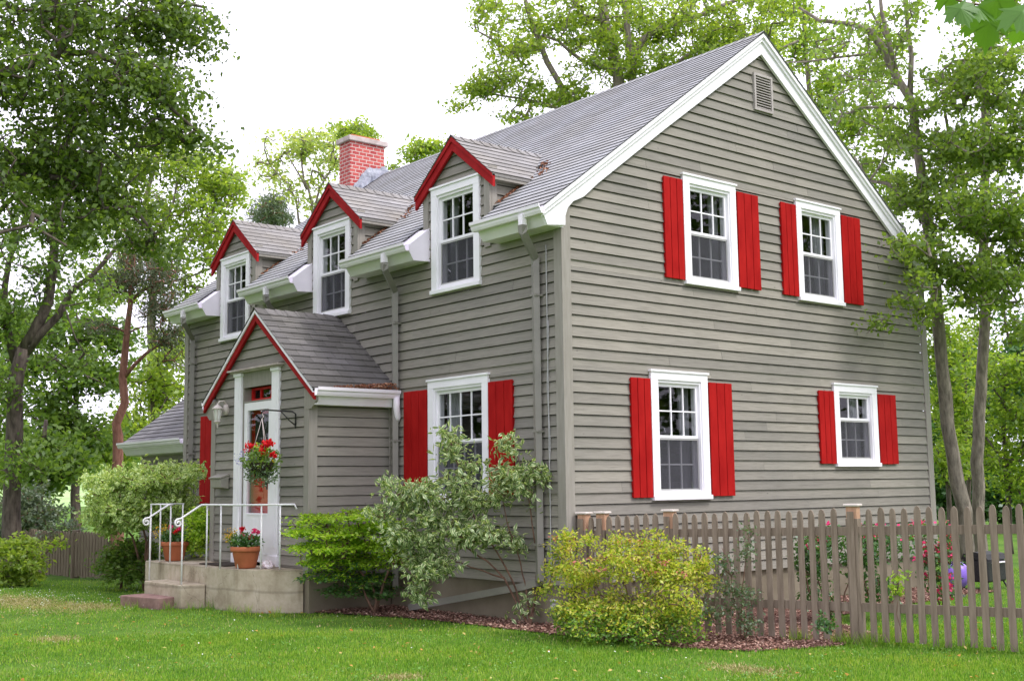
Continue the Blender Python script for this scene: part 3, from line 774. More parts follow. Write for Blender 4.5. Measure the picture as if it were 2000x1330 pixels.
# dormers
def dormer(c, label):
    HW, EH = 0.695, 0.84
    zA, sl = 6.235, 0.79
    zE = zA - sl * EH
    q = MB()
    gzz = lambda z: (zA - 0.03 - z) / sl
    siding(q, FRONT, lambda z: c - min(HW - 0.09, gzz(z)), lambda z: c + min(HW - 0.09, gzz(z)), 4.80, zA - 0.05, [(w[1] + .02, w[2] - .02, w[3] + .02, w[4] - .02) for w in WIN[:3]], butt=9)
    for sg in (-1, 1):
        Mc = (lambda a, n, z: (a, c + sg * (HW + n), z))
        xr = lambda z: RX - (RZ - z) / RS
        siding(q, Mc, lambda z: 0.085, lambda z: max(0.085, xr(z)), 5.10, zE + 0.10, butt=9)
    d = q.build('dormer', M['siding'], house, label)
    for sg in (-1, 1):
        q = MB()
        a0, a1 = (c - HW - .022, c - HW + .095) if sg < 0 else (c + HW - .095, c + HW + .022)
        zt = zA - sl * (HW - 0.05) - 0.02
        q.mbox(FRONT, a0, a1, 0, 0.030, 4.66, zt)
        y0, y1 = (c - HW - .024, c - HW) if sg < 0 else (c + HW, c + HW + .024)
        q.box(-0.0, 0.095, y0, y1, 5.02, zt - 0.0)
        q.build('corner_board', M['trimgrey'], d, bevel=0.002)
    # roof
    q = MB()
    xe = RX - (RZ - zE) / RS; xa = RX - (RZ - zA) / RS
    for sg in (-1, 1):
        slope(q, (-0.10, c + sg * EH, zE), (xe + .02, c + sg * EH, zE), (-0.10, c, zA), (xa + .02, c, zA), 8, lift=0.011, exp=0.14, u0=c)
        # deck
        Pn = [(-0.085, c + sg * EH, zE - .006), (xe, c + sg * EH, zE - .006), (xa, c, zA - .006), (-0.085, c, zA - .006)]
        q.prism(Pn, [(x, y_, z - .03) for x, y_, z in Pn])
    x = -0.10
    while x < xa - .1:
        for sg in (-1, 1):
            q.quad((x, c, zA + .022), (x, c + sg * .12, zA + .022 - .12 * sl), (x + .18, c + sg * .12, zA + .008 - .12 * sl), (x + .18, c, zA + .008), uv=[(x, .01), (x, .12), (x + .16, .12), (x + .16, .01)])
        x += .16
    q.build('dormer_roof', M['roof_dormer'], d)
    # eave soffit boards
    for sg in (-1, 1):
        q = MB()
        y0, y1 = sorted((c + sg * (HW + .026), c + sg * (EH - .01)))
        q.box(-0.035, xe - .02, y0, y1, zE - .075, zE - .040)
        y0, y1 = sorted((c + sg * (EH - .03), c + sg * (EH - .008)))
        q.box(-0.035, xe - .01, y0, y1, zE - .040, zE - .012)
        q.build('soffit', M['trimgrey'], d)
    q = MB()
    for sg in (-1, 1):
        for d0, d1, xa0, xa1 in ((0.012, 0.175, -0.075, -0.036), (0.008, 0.055, -0.092, -0.075)):
            pr = [(c, zA - d0), (c + sg * EH, zE - d0), (c + sg * EH, zE - d1 + (.0)), (c, zA - d1 - .02)]
            q.prism([(xa0, y_, z) for y_, z in pr], [(xa1, y_, z) for y_, z in pr])
    q.build('dormer_rake_board', M['rake'], d, bevel=0.002)
dormer(DC[0], 'dormer nearest the gable corner'); dormer(DC[1], 'middle dormer'); dormer(DC[2], 'farthest dormer')

# shed dormer on the back slope, only its edge shows past the rake
q = MB()
zr = lambda x: roof_z(x)
pr = [(5.6, roof_z(5.6) + .01), (7.72, 5.72), (7.72, 5.58), (7.45, roof_z(7.45)), (6.2, roof_z(6.2))]
q.prism([(x, 0.28, z) for x, z in pr], [(x, 8.5, z) for x, z in pr])
q.build('rear_dormer', M['fascia'], house)

# gable vent
q = MB()
for bx in ((3.60, 3.635, 6.79, 7.32), (3.965, 4.0, 6.79, 7.32), (3.635, 3.965, 6.79, 6.825), (3.635, 3.965, 7.285, 7.32)): q.mbox(GABLE, bx[0], bx[1], 0, .05, bx[2], bx[3])
for i in range(12):
    z = 6.835 + i * .038
    q.mbox(GABLE, 3.635, 3.965, .014, .040, z, z + .012)
v_ = q.build('gable_vent', M['louvre'], house)
q = MB(); q.mbox(GABLE, 3.61, 3.99, -.02, .004, 6.8, 7.31); q.build('vent_backing', M['dark'], v_)

# chimney
q = MB()
cx0, cx1, cy0, cy1, cz0, cz1 = 2.98, 3.78, 9.40, 9.80, 6.9, 8.46
uvb = lambda a0, a1, z0, z1: [(a0, z0), (a1, z0), (a1, z1), (a0, z1)]
q.quad((cx0, cy0, cz0), (cx1, cy0, cz0), (cx1, cy0, cz1), (cx0, cy0, cz1), uv=uvb(0.04, .84, 0, cz1 - cz0))
q.quad((cx0, cy1, cz0), (cx0, cy0, cz0), (cx0, cy0, cz1), (cx0, cy1, cz1), uv=uvb(-0.36, 0.04, 0, cz1 - cz0))
q.quad((cx1, cy0, cz0), (cx1, cy1, cz0), (cx1, cy1, cz1), (cx1, cy0, cz1), uv=uvb(0, .4, 0, cz1 - cz0))
q.quad((cx1, cy1, cz0), (cx0, cy1, cz0), (cx0, cy1, cz1), (cx1, cy1, cz1), uv=uvb(0, .8, 0, cz1 - cz0))
ch = q.build('chimney', M['brick'], house)
q = MB(); q.box(cx0 - .055, cx1 + .055, cy0 - .055, cy1 + .055, cz1, cz1 + .10); q.build('chimney_cap', M['cap'], ch, bevel=.012)
q = MB(); q.box(cx0 + .06, cx1 - .06, cy0 + .05, cy1 - .05, cz1 + .10, cz1 + .155); q.build('chimney_flue', M['terracotta'], ch)
q = MB()                                    # crumpled lead flashing stepped up the slope
fn = 14; pts = []
for i in range(fn + 1):
    x = cx0 - .12 + (cx1 - cx0 + .2) * i / fn
    zb = roof_z(min(x, RX)) + .02
    h = 0.10 + .20 * math.exp(-((i - 7) / 4) ** 2)
    pts += [(x, cy0 - .14 + rnd.uniform(-.02, .02), zb + .005), (x, cy0 - .05 + rnd.uniform(-.02, .02), zb + h * .45 + rnd.uniform(-.02, .02)), (x, cy0 - .012, zb + h + rnd.uniform(-.03, .03))]
q.add(pts, [(i * 3 + j, (i + 1) * 3 + j, (i + 1) * 3 + j + 1, i * 3 + j + 1) for i in range(fn) for j in range(2)])
q.build('flashing', M['lead'], ch)

# entrance vestibule
VX, VY0, VY1, VC = -1.28, 3.54, 6.33, 4.93
VF = shifted(FRONT, VX, 0)
VZ, VS = 4.20, 0.76
q = MB()
gzv = lambda z: (VZ - .04 - z) / VS
siding(q, VF, lambda z: max(VY0 + .10, VC - gzv(z)), lambda z: min(VY1 - .10, VC + gzv(z)), 0.66, VZ - .06, [(4.29, 5.60, 0, 3.36)], butt=6)
MS = lambda a, n, z: (a, VY0 - n, z)
siding(q, MS, lambda z: VX + .10, lambda z: 0.0, 0.30 + .26, 2.90, butt=6)
siding(q, lambda a, n, z: (a, VY1 + n, z), lambda z: VX + .1, lambda z: 0.0, 0.56, 2.90, butt=6)
ves = q.build('entrance_vestibule', M['siding'], house)
q = MB(); q.mbox(VF, VY0 - .03, VY0 + .10, 0, .03, .60, 2.96); q.mbox(MS, VX + .0, VX + .10, 0, .03, .56, 2.9); q.build('corner_board', M['trimgrey'], ves, bevel=.003)
q = MB(); q.mbox(VF, VY1 - .10, VY1 + .03, 0, .03, .60, 2.96); q.box(VX, VX + .1, VY1, VY1 + .03, .56, 2.9); q.build('corner_board', M['trimgrey'], ves, bevel=.003)
q = MB(); q.mbox(MS, -.05, 0.0, 0, .024, .56, 2.8); q.build('corner_board', M['trimgrey'], ves, bevel=.003)
q = MB(); q.box(VX + .02, 0, VY0 + .02, VY1 - .02, G0 - .1, .60); q.build('vestibule_foundation', M['foundation'], ves)
# vestibule roof
q = MB(); VE = 1.61; zVE = VZ - VS * VE
for sg in (-1, 1):
    slope(q, (VX - .10, VC + sg * VE, zVE), (0.0, VC + sg * VE, zVE), (VX - .10, VC, VZ), (0.0, VC, VZ), 13, lift=.014, exp=.155, u0=.1)
    Pn = [(VX - .09, VC + sg * VE, zVE - .008), (0, VC + sg * VE, zVE - .008), (0, VC, VZ - .008), (VX - .09, VC, VZ - .008)]
    q.prism(Pn, [(a, b_, z - .035) for a, b_, z in Pn])
for i in range(8):
    x = VX - .10 + i * .16
    for sg in (-1, 1): q.quad((x, VC, VZ + .024), (x, VC + sg * .12, VZ + .024 - .12 * VS), (x + .18, VC + sg * .12, VZ + .01 - .12 * VS), (x + .18, VC, VZ + .01), uv=[(x, .01), (x, .12), (x + .16, .12), (x + .16, .01)])
vr = q.build('entrance_roof', M['roof_entry'], ves)
q = MB(); qw = MB()
for sg in (-1, 1):
    pr = [(VC, VZ - .055), (VC + sg * VE, zVE - .055), (VC + sg * VE, zVE - .15), (VC, VZ - .175)]
    q.prism([(VX - .075, y_, z) for y_, z in pr], [(VX - .035, y_, z) for y_, z in pr])
    pr = [(VC, VZ - .008), (VC + sg * VE, zVE - .008), (VC + sg * VE, zVE - .055), (VC, VZ - .055)]
    qw.prism([(VX - .092, y_, z) for y_, z in pr], [(VX - .035, y_, z) for y_, z in pr])
q.build('entrance_rake_board', M['rake'], ves, bevel=.002)
qw.build('entrance_drip_trim', M['fascia'], ves)
for sg in (-1, 1):                          # grey brackets below the rake ends
    q = MB()
    e_ = VC + sg * VE; w_ = VY0 - .03 if sg < 0 else VY1 + .03
    pr = [(e_, zVE - .11), (e_ - sg * (-.0), zVE - .16), (w_ - sg * .0 + sg * .06, zVE - .26), (w_ - sg * .12, zVE - .26), (w_ - sg * .12, zVE + .02)]
    q.prism([(VX - .034, y_, z) for y_, z in pr], [(VX - .004, y_, z) for y_, z in pr])
    q.build('eave_bracket', M['trimgrey'], ves)
for sg in (-1, 1):                          # eave box and gutter
    q = MB(); ye = VC + sg * VE; yw = VY0 if sg < 0 else VY1
    y0, y1 = sorted((ye + sg * (-.03), yw - sg * .01))
    pr = [(yw, zVE - .21), (ye - sg * .05, zVE - .21), (ye - sg * .0, zVE - .10), (ye, zVE - .02), (yw, zVE + .05)]
    q.prism([(VX - .03, y_, z) for y_, z in pr], [(-.03, y_, z) for y_, z in pr])
    q.build('entrance_eave', M['fascia'], ves)
    q = MB()
    gp = lambda x: [(x, ye + sg * a, zVE + b_) for a, b_ in ((0, -.10), (.055, -.10), (.072, -.07), (.078, -.045), (.098, -.03), (.102, .012), (.09, .012), (.086, -.02), (.068, -.035), (.058, -.088), (.006, -.088), (.006, .0), (0, .0))]
    q.prism(gp(VX - .06), gp(-.06))
    if sg < 0: q.tube([(-.10, ye - .05, zVE - .08), (-.10, ye - .05, zVE - .22), (-.06, ye - .02, zVE - .34), (-.06, ye + .02, zVE - .40)], .045, n=10)
    q.build('entrance_gutter', M['fascia'], ves)
# pilasters, head panel, crown strip
for a0, a1 in ((4.30, 4.50), (5.40, 5.60)):
    q = MB(); q.mbox(VF, a0, a1, 0, .045, .78, 3.30); q.mbox(VF, a0 + .06, a1 - .06, .045, .052, .9, 3.2); q.mbox(VF, a0 - .015, a1 + .015, 0, .06, .66, .80); q.mbox(VF, a0 - .015, a1 + .015, 0, .062, 3.29, 3.335)
    q.build('pilaster', M['white'], ves, bevel=.004)
q = MB(); q.mbox(VF, 4.20, 5.72, 0, .11, 3.36, 3.385); q.mbox(VF, 4.24, 5.68, 0, .075, 3.336, 3.36); q.build('door_head_shelf', M['cap'], ves)
q = MB(); q.mbox(VF, 4.50, 5.40, -.02, .012, 3.12, 3.336); q.mbox(VF, 4.50, 4.53, -.16, .010, .66, 3.12); q.mbox(VF, 5.37, 5.40, -.16, .010, .66, 3.12); q.mbox(VF, 4.53, 5.37, -.16, .008, 2.905, 2.925)
q.build('door_surround', M['trimgrey'], ves)
# transom
q = MB(); t0, t1, z0_, z1_ = 4.53, 5.37, 2.925, 3.12
for bx in ((t0, t0 + .045, z0_, z1_), (t1 - .045, t1, z0_, z1_), (t0 + .045, t1 - .045, z0_, z0_ + .04), (t0 + .045, t1 - .045, z1_ - .035, z1_), (4.785, 4.81, z0_ + .04, z1_ - .035), (5.09, 5.115, z0_ + .04, z1_ - .035)): q.mbox(VF, bx[0], bx[1], -.15, -.11, bx[2], bx[3])
tr = q.build('transom_window', M['reddoor'], ves)
q = MB(); q.quad(VF(t0 + .04, -.132, z0_ + .03), VF(t1 - .04, -.132, z0_ + .03), VF(t1 - .04, -.132, z1_ - .03), VF(t0 + .04, -.132, z1_ - .03)); q.build('window_pane', M['glass'], tr)
# storm door and red door behind
q = MB(); d0, d1, dz0, dz1 = 4.54, 5.36, .70, 2.90
for bx in ((d0, d0 + .10, dz0, dz1), (d1 - .10, d1, dz0, dz1), (d0 + .10, d1 - .10, dz1 - .11, dz1), (d0 + .10, d1 - .10, dz0, 1.36)): q.mbox(VF, bx[0], bx[1], -.04, .006, bx[2], bx[3])
for a in (4.75, 4.86, 4.95, 5.04, 5.15): q.mbox(VF, a - .008, a + .008, .006, .010, .86, 1.28)
for bx in ((4.66, 5.24, 1.335, 1.352), (4.66, 5.24, .80, .815)): q.mbox(VF, bx[0], bx[1], .006, .014, bx[2], bx[3])
sd_ = q.build('storm_door', M['white'], ves)
q = MB(); q.quad(VF(d0 + .09, -.02, 1.35), VF(d1 - .09, -.02, 1.35), VF(d1 - .09, -.02, dz1 - .10), VF(d0 + .09, -.02, dz1 - .10)); q.build('window_pane', M['glass'], sd_)
q = MB(); q.mbox(VF, 4.655, 4.675, .012, .04, 1.72, 1.90); q.mbox(VF, 4.65, 4.68, .006, .012, 1.68, 1.94); q.build('handle', M['iron'], sd_)
q = MB(); q.mbox(VF, 4.53, 5.37, -.17, -.12, .68, 2.92)
for z in (.9, 1.55, 2.2):
    for a in (4.64, 5.0): q.mbox(VF, a, a + .27, -.12, -.112, z, z + .5)
fd_ = q.build('front_door', M['reddoor'], ves)
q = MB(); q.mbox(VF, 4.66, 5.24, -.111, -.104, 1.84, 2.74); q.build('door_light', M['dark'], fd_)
# wall lantern
lc = (VX - .17, 5.87, 2.76)
q = MB()
q.tube([(VX - .02, 5.87, 2.90), (VX - .07, 5.87, 2.96), (VX - .14, 5.87, 2.96), (VX - .17, 5.87, 2.91)], .014, n=8)
q.lathe((VX - .03, 5.87, 2.84), [(0, .08), (.04, .07), (.055, 0), (.04, -.07), (0, -.08)], 12)
q.lathe(lc, [(0, .175), (.012, .17), (.014, .15), (.035, .135), (.075, .10), (.082, .085), (.07, .08)], 16)
q.lathe(lc, [(.05, -.10), (.052, -.085), (.03, -.12), (.012, -.14), (.014, -.17), (0, -.19)], 16)
for k in range(6):
    a = k * math.pi / 3; q.tube([(lc[0] + .068 * math.cos(a), lc[1] + .068 * math.sin(a), lc[2] + .085), (lc[0] + .048 * math.cos(a), lc[1] + .048 * math.sin(a), lc[2] - .09)], .005, n=5)
ln_ = q.build('wall_lantern', M['postcap'], house, 'pale metal coach lantern beside the door')
q = MB(); q.lathe(lc, [(.062, .08), (.045, -.088)], 12); q.build('lantern_glass', noisy('frosted_glass', (.6, .6, .56), (.7, .7, .66), 3, .2), ln_)
# letter box
q = MB(); pr = [(-.03, 1.70), (-.15, 1.72), (-.16, 1.84), (-.03, 1.89)]
q.prism([(VX + x, 5.76, z) for x, z in pr], [(VX + x, 6.10, z) for x, z in pr])
lb_ = q.build('letter_box', M['mailbox'], house, 'grey wall letter box', bevel=.006)
q = MB(); q.prism([(VX + x, 5.745, z) for x, z in ((-.03, 1.915), (-.03, 1.893), (-.175, 1.845), (-.18, 1.862))], [(VX + x, 6.115, z) for x, z in ((-.03, 1.915), (-.03, 1.893), (-.175, 1.845), (-.18, 1.862))]); q.build('lid', M['mailbox'], lb_)
# basket bracket
BY = 3.86
q = MB(); q.tube([(VX - .03, BY, 2.48), (VX - .03, BY, 2.67), (VX - .08, BY, 2.70), (-1.76, BY, 2.71), (-1.80, BY, 2.69), (-1.81, BY, 2.66)], .011, n=6)
q.tube([(VX - .03, BY, 2.52), (VX - .12, BY, 2.58), (VX - .25, BY, 2.70)], .008, n=6)
q.build('basket_bracket', M['iron'], house)

# dead leaves in the gutters and roof valleys
def scraps(name, mt, pts, size, kind=True, flat=0.6):
    q = MB()
    for p in pts:
        s_ = size * rnd.uniform(.6, 1.3); a = Vector((rnd.gauss(0, 1), rnd.gauss(0, 1), rnd.gauss(0, flat))).normalized()
        b_ = a.cross(Vector((rnd.gauss(0, 1), rnd.gauss(0, 1), rnd.gauss(0, 1)))).normalized() * .4
        p = Vector(p); q.quad(p - a * s_ * .5, p + b_ * s_, p + a * s_ * .5, p - b_ * s_)
    return q
pts = []
for i in range(420):
    t = rnd.random() ** .6; x = VX + .1 + t * 1.1
    pts.append((x, VC - VE - .05 + rnd.uniform(-.04, .10), zVE + .02 + rnd.random() * .10 * max(0.05, t)))
for c in DC:
    for i in range(150):
        t = rnd.random(); x = .05 + t * .6; sg = -1 if rnd.random() < .8 else 1
        pts.append((x, c + sg * (.72 + abs(rnd.gauss(0, .04))), roof_z(x) + .02 + rnd.random() * .02))
    for i in range(60):
        x = .62 + rnd.random() * .5; pts.append((x, c - .95 + (x - .62) * .95 + rnd.gauss(0, .05), roof_z(x) + .02))
o_ = scraps('leaf_litter', M['gutter_litter'], pts, .04).build('leaf_litter', M['gutter_litter'], roofob)
o_['kind'] = 'stuff'

# rear wing at the far end
wing = MB()
WM = lambda a, n, z: (0.35 - n, a, z)
siding(wing, WM, lambda z: LW + .02, lambda z: 12.9, Z0 - .2, 2.45)
siding(wing, lambda a, n, z: (a, 12.9 + n, z), lambda z: .35, lambda z: 5.6, Z0 - .2, 2.5)
wg = wing.build('rear_wing', M['siding'], house)
q = MB(); zz = lambda x: 2.62 + .72 * (x - 0.0)
slope(q, (0.0, LW + .06, 2.62), (0.0, 13.05, 2.62), (2.7, LW + .06, zz(2.7)), (2.7, 13.05, zz(2.7)), None, exp=.14)
slope(q, (5.4, LW + .06, 2.62), (5.4, 13.05, 2.62), (2.7, LW + .06, zz(2.7)), (2.7, 13.05, zz(2.7)), None, exp=.14)
q.build('wing_roof', M['roof_wing'], wg)
q = MB()
q.prism([(x, LW + .06, z) for x, z in ((.35, 2.36), (.08, 2.38), (.0, 2.5), (.0, 2.60), (.35, 2.84))], [(x, 13.02, z) for x, z in ((.35, 2.36), (.08, 2.38), (.0, 2.5), (.0, 2.60), (.35, 2.84))])
q.prism(gutter_profile(LW + .08, 0.0, 2.62), gutter_profile(13.1, 0.0, 2.62))
q.build('wing_eave', M['fascia'], wg)
q = MB(); q.box(.38, 5.0, LW + .1, 12.85, G0 - .3, Z0 - .15); q.build('wing_foundation', M['foundation'], wg)

# ------------------------------------------------------------------ stoop, railing, slab
st = thing('concrete_stoop', 'weathered concrete stoop with one step and white iron railing in front of the door', 'stoop', (-1.6, 5.5, G0))
q = MB(); ZL = .655
arc = [(VX + .0, 3.66), (-1.42, 3.74), (-1.56, 3.88), (-1.70, 4.07), (-1.80, 4.25), (-1.87, 4.42)]
out = arc + [(-1.885, 7.30), (-0.6, 7.30), (-0.6, 3.66 + 2.7), (VX + .0, 6.36)]
q.prism([(x, y, G0 - .2) for x, y in out], [(x, y, ZL) for x, y in out])
q.build('landing', M['concrete'], st, bevel=.015)
q = MB(); so_ = [(-1.886, 5.25), (-2.20, 5.33), (-2.22, 6.52), (-1.886, 6.52)]
q.prism([(x, y, G0 - .2) for x, y in so_], [(x, y, .42) for x, y in so_]); q.build('step', M['concrete'], st, bevel=.015)
# railing
HZ = 1.485
def rail_run(q, pts, r=.014): q.tube(pts, r, n=8)
def scroll(cx, y, cz):
    return [(cx + .055 * math.cos(a) * (1 - .055 * k), y, cz + .055 * math.sin(a) * (1 - .055 * k)) for k, a in enumerate([math.radians(110 + 32 * i) for i in range(15)])]
q = MB()
rail_run(q, scroll(-2.235, 5.38, 1.245)[::-1] + [(-2.20, 5.38, 1.305), (-1.98, 5.38, 1.44), (-1.90, 5.38, HZ), (-1.865, 5.30, HZ), (-1.865, 4.47, HZ), (-1.80, 4.32, HZ), (-1.66, 4.10, HZ), (-1.38, 3.74, HZ), (-1.36, 3.72, HZ - .06)])
rl = q.build('railing', M['railwhite'], st, 'front railing with scroll end and posts round the landing corner')
def posts(pl, parent):
    for x, y, zb, zt in pl:
        q = MB(); q.tube([(x, y, zb - .03), (x, y, zt)], .0125, n=6); q.build('post', M['railwhite'], parent)
posts([(-2.175, 5.38, .42, 1.31), (-1.865, 5.28, ZL, HZ), (-1.865, 4.86, ZL, HZ), (-1.83, 4.42, ZL, HZ), (-1.66, 4.11, ZL, HZ), (-1.50, 3.90, ZL, HZ)], rl)
q = MB()
rail_run(q, scroll(-2.235, 6.45, 1.245)[::-1] + [(-2.20, 6.45, 1.305), (-1.98, 6.45, 1.44), (-1.90, 6.45, HZ), (-1.83, 6.47, HZ)])
rail_run(q, [(-1.85, 6.47, HZ), (-1.85, 7.22, HZ), (-1.32, 7.22, HZ)], .011)
r2_ = q.build('railing', M['railwhite'], st, 'far railing with scroll end beside the left flower pot')
posts([(-2.175, 6.45, .42, 1.31), (-1.85, 6.50, ZL, HZ), (-1.85, 6.86, ZL, HZ), (-1.85, 7.20, ZL, HZ), (-1.34, 7.22, ZL, HZ)], r2_)
q = MB(); sb = [(-2.62, 6.38), (-2.44, 5.50), (-2.10, 5.56), (-2.25, 6.45)]
q.prism([(x, y, G0 - .05) for x, y in sb], [(x, y, .25) for x, y in sb])
tag(q.build('stone_slab', M['slab'], bevel=.012), 'reddish sandstone slab laid as the lowest step on the lawn', 'stone step')

# ------------------------------------------------------------------ fence
def picket_fence(name, label, P0, P1, n_pick, h0, h1, post_t, pw=.075, mt='fence', base=G0, rails=(.24, .80), group=None, caps=True, fresh='cedar'):
    P0, P1 = np.array(P0, float), np.array(P1, float)
    d = (P1 - P0); L = np.linalg.norm(d); d /= L; nn = np.array([d[1], -d[0]])
    if (CP[:2] - P0) @ nn < 0: nn = -nn       # towards the street
    t = thing(name, label, 'fence', (P0[0], P0[1], base), group)
    Mf = lambda a, n, z: (P0[0] + d[0] * a + nn[0] * n, P0[1] + d[1] * a + nn[1] * n, z)
    H = lambda a: h0 + (h1 - h0) * a / L
    pos = []
    for i in range(n_pick):
        a = L * (i + .5) / n_pick
        if any(abs(a - pt * L) < .075 for pt in post_t): continue
        pos.append(a)
    for a in pos:
        q = MB(); h = H(a) + rnd.uniform(-.012, .012); w = pw * rnd.uniform(.94, 1.05); lean = rnd.gauss(0, .004); z0_ = base + rnd.uniform(.02, .05)
        prof = [(-w / 2, z0_), (w / 2, z0_), (w / 2 + lean, base + h - .10), (w * .47 + lean, base + h - .05), (w * .31 + lean, base + h - .015), (lean, base + h), (-w * .31 + lean, base + h - .015), (-w * .47 + lean, base + h - .05), (-w / 2 + lean, base + h - .10)]
        q.prism([Mf(a + x, .022, z) for x, z in prof], [Mf(a + x, .0, z) for x, z in prof])
        q.build('picket', M[mt], t)
    segs = [0] + [p * L for p in post_t if p > 0.01] + [L]
    for a0, a1 in zip(segs[:-1], segs[1:]):
        if a1 - a0 < .1: continue
        for rr_ in rails:
            q = MB(); h_ = lambda a: base + (rr_ * H(a))
            q.add([Mf(a0, -.002, h_(a0)), Mf(a1, -.002, h_(a1)), Mf(a1, -.042, h_(a1)), Mf(a0, -.042, h_(a0)), Mf(a0, -.002, h_(a0) + .085), Mf(a1, -.002, h_(a1) + .085), Mf(a1, -.042, h_(a1) + .085), Mf(a0, -.042, h_(a0) + .085)],
                  [(0, 3, 2, 1), (4, 5, 6, 7), (0, 1, 5, 4), (1, 2, 6, 5), (2, 3, 7, 6), (3, 0, 4, 7)])
            q.build('rail', M[mt], t)
    for p in post_t:
        a = p * L; hw = .055
        q = MB(); q.mbox(Mf, a - hw, a + hw, -.105, .004, base - .02, base + H(a) + .02)
        po = q.build('post', M[fresh], t, bevel=.004)
        q = MB(); q.mbox(Mf, a - hw - .004, a + hw + .004, -.11, .016, base, base + H(a) - (.10 if p > .3 else .16)); q.mbox(Mf, a - hw * .7, a + hw * .5, .018, .034, base, base + H(a) - .03); q.build('post_facing', M[mt], po)
        if caps:
            q = MB(); q.mbox(Mf, a - hw - .02, a + hw + .02, -.128, .03, base + H(a) + .02, base + H(a) + .045); q.build('post_cap', M['postcap'], po, bevel=.008)
    return t
picket_fence('picket_fence', 'weathered round topped wooden picket fence running from the house corner to the right edge', (0.099, -0.075), (1.70, -5.30), 47, 1.235, 1.38, [0.01, 0.054, 0.207, 0.575], pw=.062)
picket_fence('picket_fence', 'low brown board fence on the left beyond the lawn', (-0.9, 11.3), (-1.6, 15.2), 40, .86, .86, [0.3, 0.7], pw=.075, rails=(.2, .7), caps=False, fresh='fence')
#PLANTS## ------------------------------------------------------------------ plants
def bulk_mesh(name, V, F, mt, parent, uv=None, smooth=False):
    "V (n,3), F (m,4) quads"
    me = bpy.data.meshes.new(name)
    org = ORG[parent.name] if parent is not None else np.zeros(3)
    V = V - org
    me.vertices.add(len(V)); me.vertices.foreach_set('co', V.astype(np.float32).ravel())
    m = F.shape[0]; k = F.shape[1]
    me.loops.add(m * k); me.loops.foreach_set('vertex_index', F.astype(np.int32).ravel())
    me.polygons.add(m); me.polygons.foreach_set('loop_start', (np.arange(m) * k).astype(np.int32))
    if smooth: me.polygons.foreach_set('use_smooth', np.ones(m, bool))
    if uv is not None:
        ul = me.uv_layers.new(name='UVMap'); ul.data.foreach_set('uv', uv.astype(np.float32).ravel())
    me.update(); me.validate()
    me.materials.append(mt)
    o = bpy.data.objects.new(name, me); COL.objects.link(o)
    if parent is not None: o.parent = parent
    ORG[o.name] = org
    return o
def unit(a): return a / (np.linalg.norm(a, axis=-1, keepdims=True) + 1e-9)
def leaves(name, P, size, mt, parent, up=0.9, aspect=0.55, rng=NR, dirs=None, droop=0.25):
    n = len(P)
    nm = unit(rng.normal(size=(n, 3)) + np.array([0, 0, up]))
    t = rng.normal(size=(n, 3)) if dirs is None else dirs + rng.normal(size=(n, 3)) * .5
    t[:, 2] -= droop
    t = unit(t - nm * (t * nm).sum(1, keepdims=True))
    s = np.cross(nm, t)
    l = (size * rng.uniform(.6, 1.3, (n, 1)))
    w = l * aspect * .5
    fold = nm * l * .10
    V = np.stack([P, P + t * l * .45 - s * w + fold, P + t * l, P + t * l * .45 + s * w + fold], 1).reshape(-1, 3)
    F = np.arange(4 * n).reshape(n, 4)
    uv = np.tile(np.array([[0, 0], [-1, .5], [0, 1], [1, .5]]), (n, 1))
    return bulk_mesh(name, V, F, mt, parent, uv)
def clump(u, v, D, ru, rv, rd, n):
    "foliage region: n twig tips inside an ellipsoid"
    return dict(c=at(u, v, D), a=CR * ru * D / FPX, b=CU * rv * D / FPX, d=CF * rd, n=n)
def ball(c, rx, ry, rz, n):
    return dict(c=np.array(c, float), a=np.array([rx, 0, 0.]), b=np.array([0, 0, rz]), d=np.array([0, ry, 0.]), n=n)
def sample(cl, rng, gaps=0.0, fs=1.0):
    out = []
    while len(out) < cl['n']:
        p = rng.normal(size=3); p = p / np.linalg.norm(p) * rng.random() ** (1 / 2.2)
        q = cl['c'] + cl['a'] * p[0] + cl['b'] * p[1] + cl['d'] * p[2]
        if gaps:
            f = math.sin(q[0] * 2.1 * fs + 1.3 * math.sin(q[2] * 1.7 * fs)) + math.sin(q[2] * 2.6 * fs + 1.1 * math.sin(q[1] * 1.9 * fs)) + math.sin(q[1] * 1.8 * fs + q[0] * fs)
            if f < gaps * 1.6 - 1.2 and rng.random() < .85: continue
        out.append(q)
    return out
def spline(pts, step=0.35, jit=0.0, rng=NR):
    pts = [np.array(p, float) for p in pts]; out = []
    P = [2 * pts[0] - pts[1]] + pts + [2 * pts[-1] - pts[-2]]
    for i in range(1, len(P) - 2):
        n = max(1, int(np.linalg.norm(P[i + 1] - P[i]) / step))
        for k in range(n):
            t = k / n
            q = .5 * ((2 * P[i]) + (-P[i - 1] + P[i + 1]) * t + (2 * P[i - 1] - 5 * P[i] + 4 * P[i + 1] - P[i + 2]) * t * t + (-P[i - 1] + 3 * P[i] - 3 * P[i + 1] + P[i + 2]) * t ** 3)
            out.append(q + rng.normal(size=3) * jit)
    out.append(pts[-1]); return out
def px(D, *uv): return [at(u, v, d if len(r) else D) for (u, v, *r) in uv for d in [r[0] if r else D]]
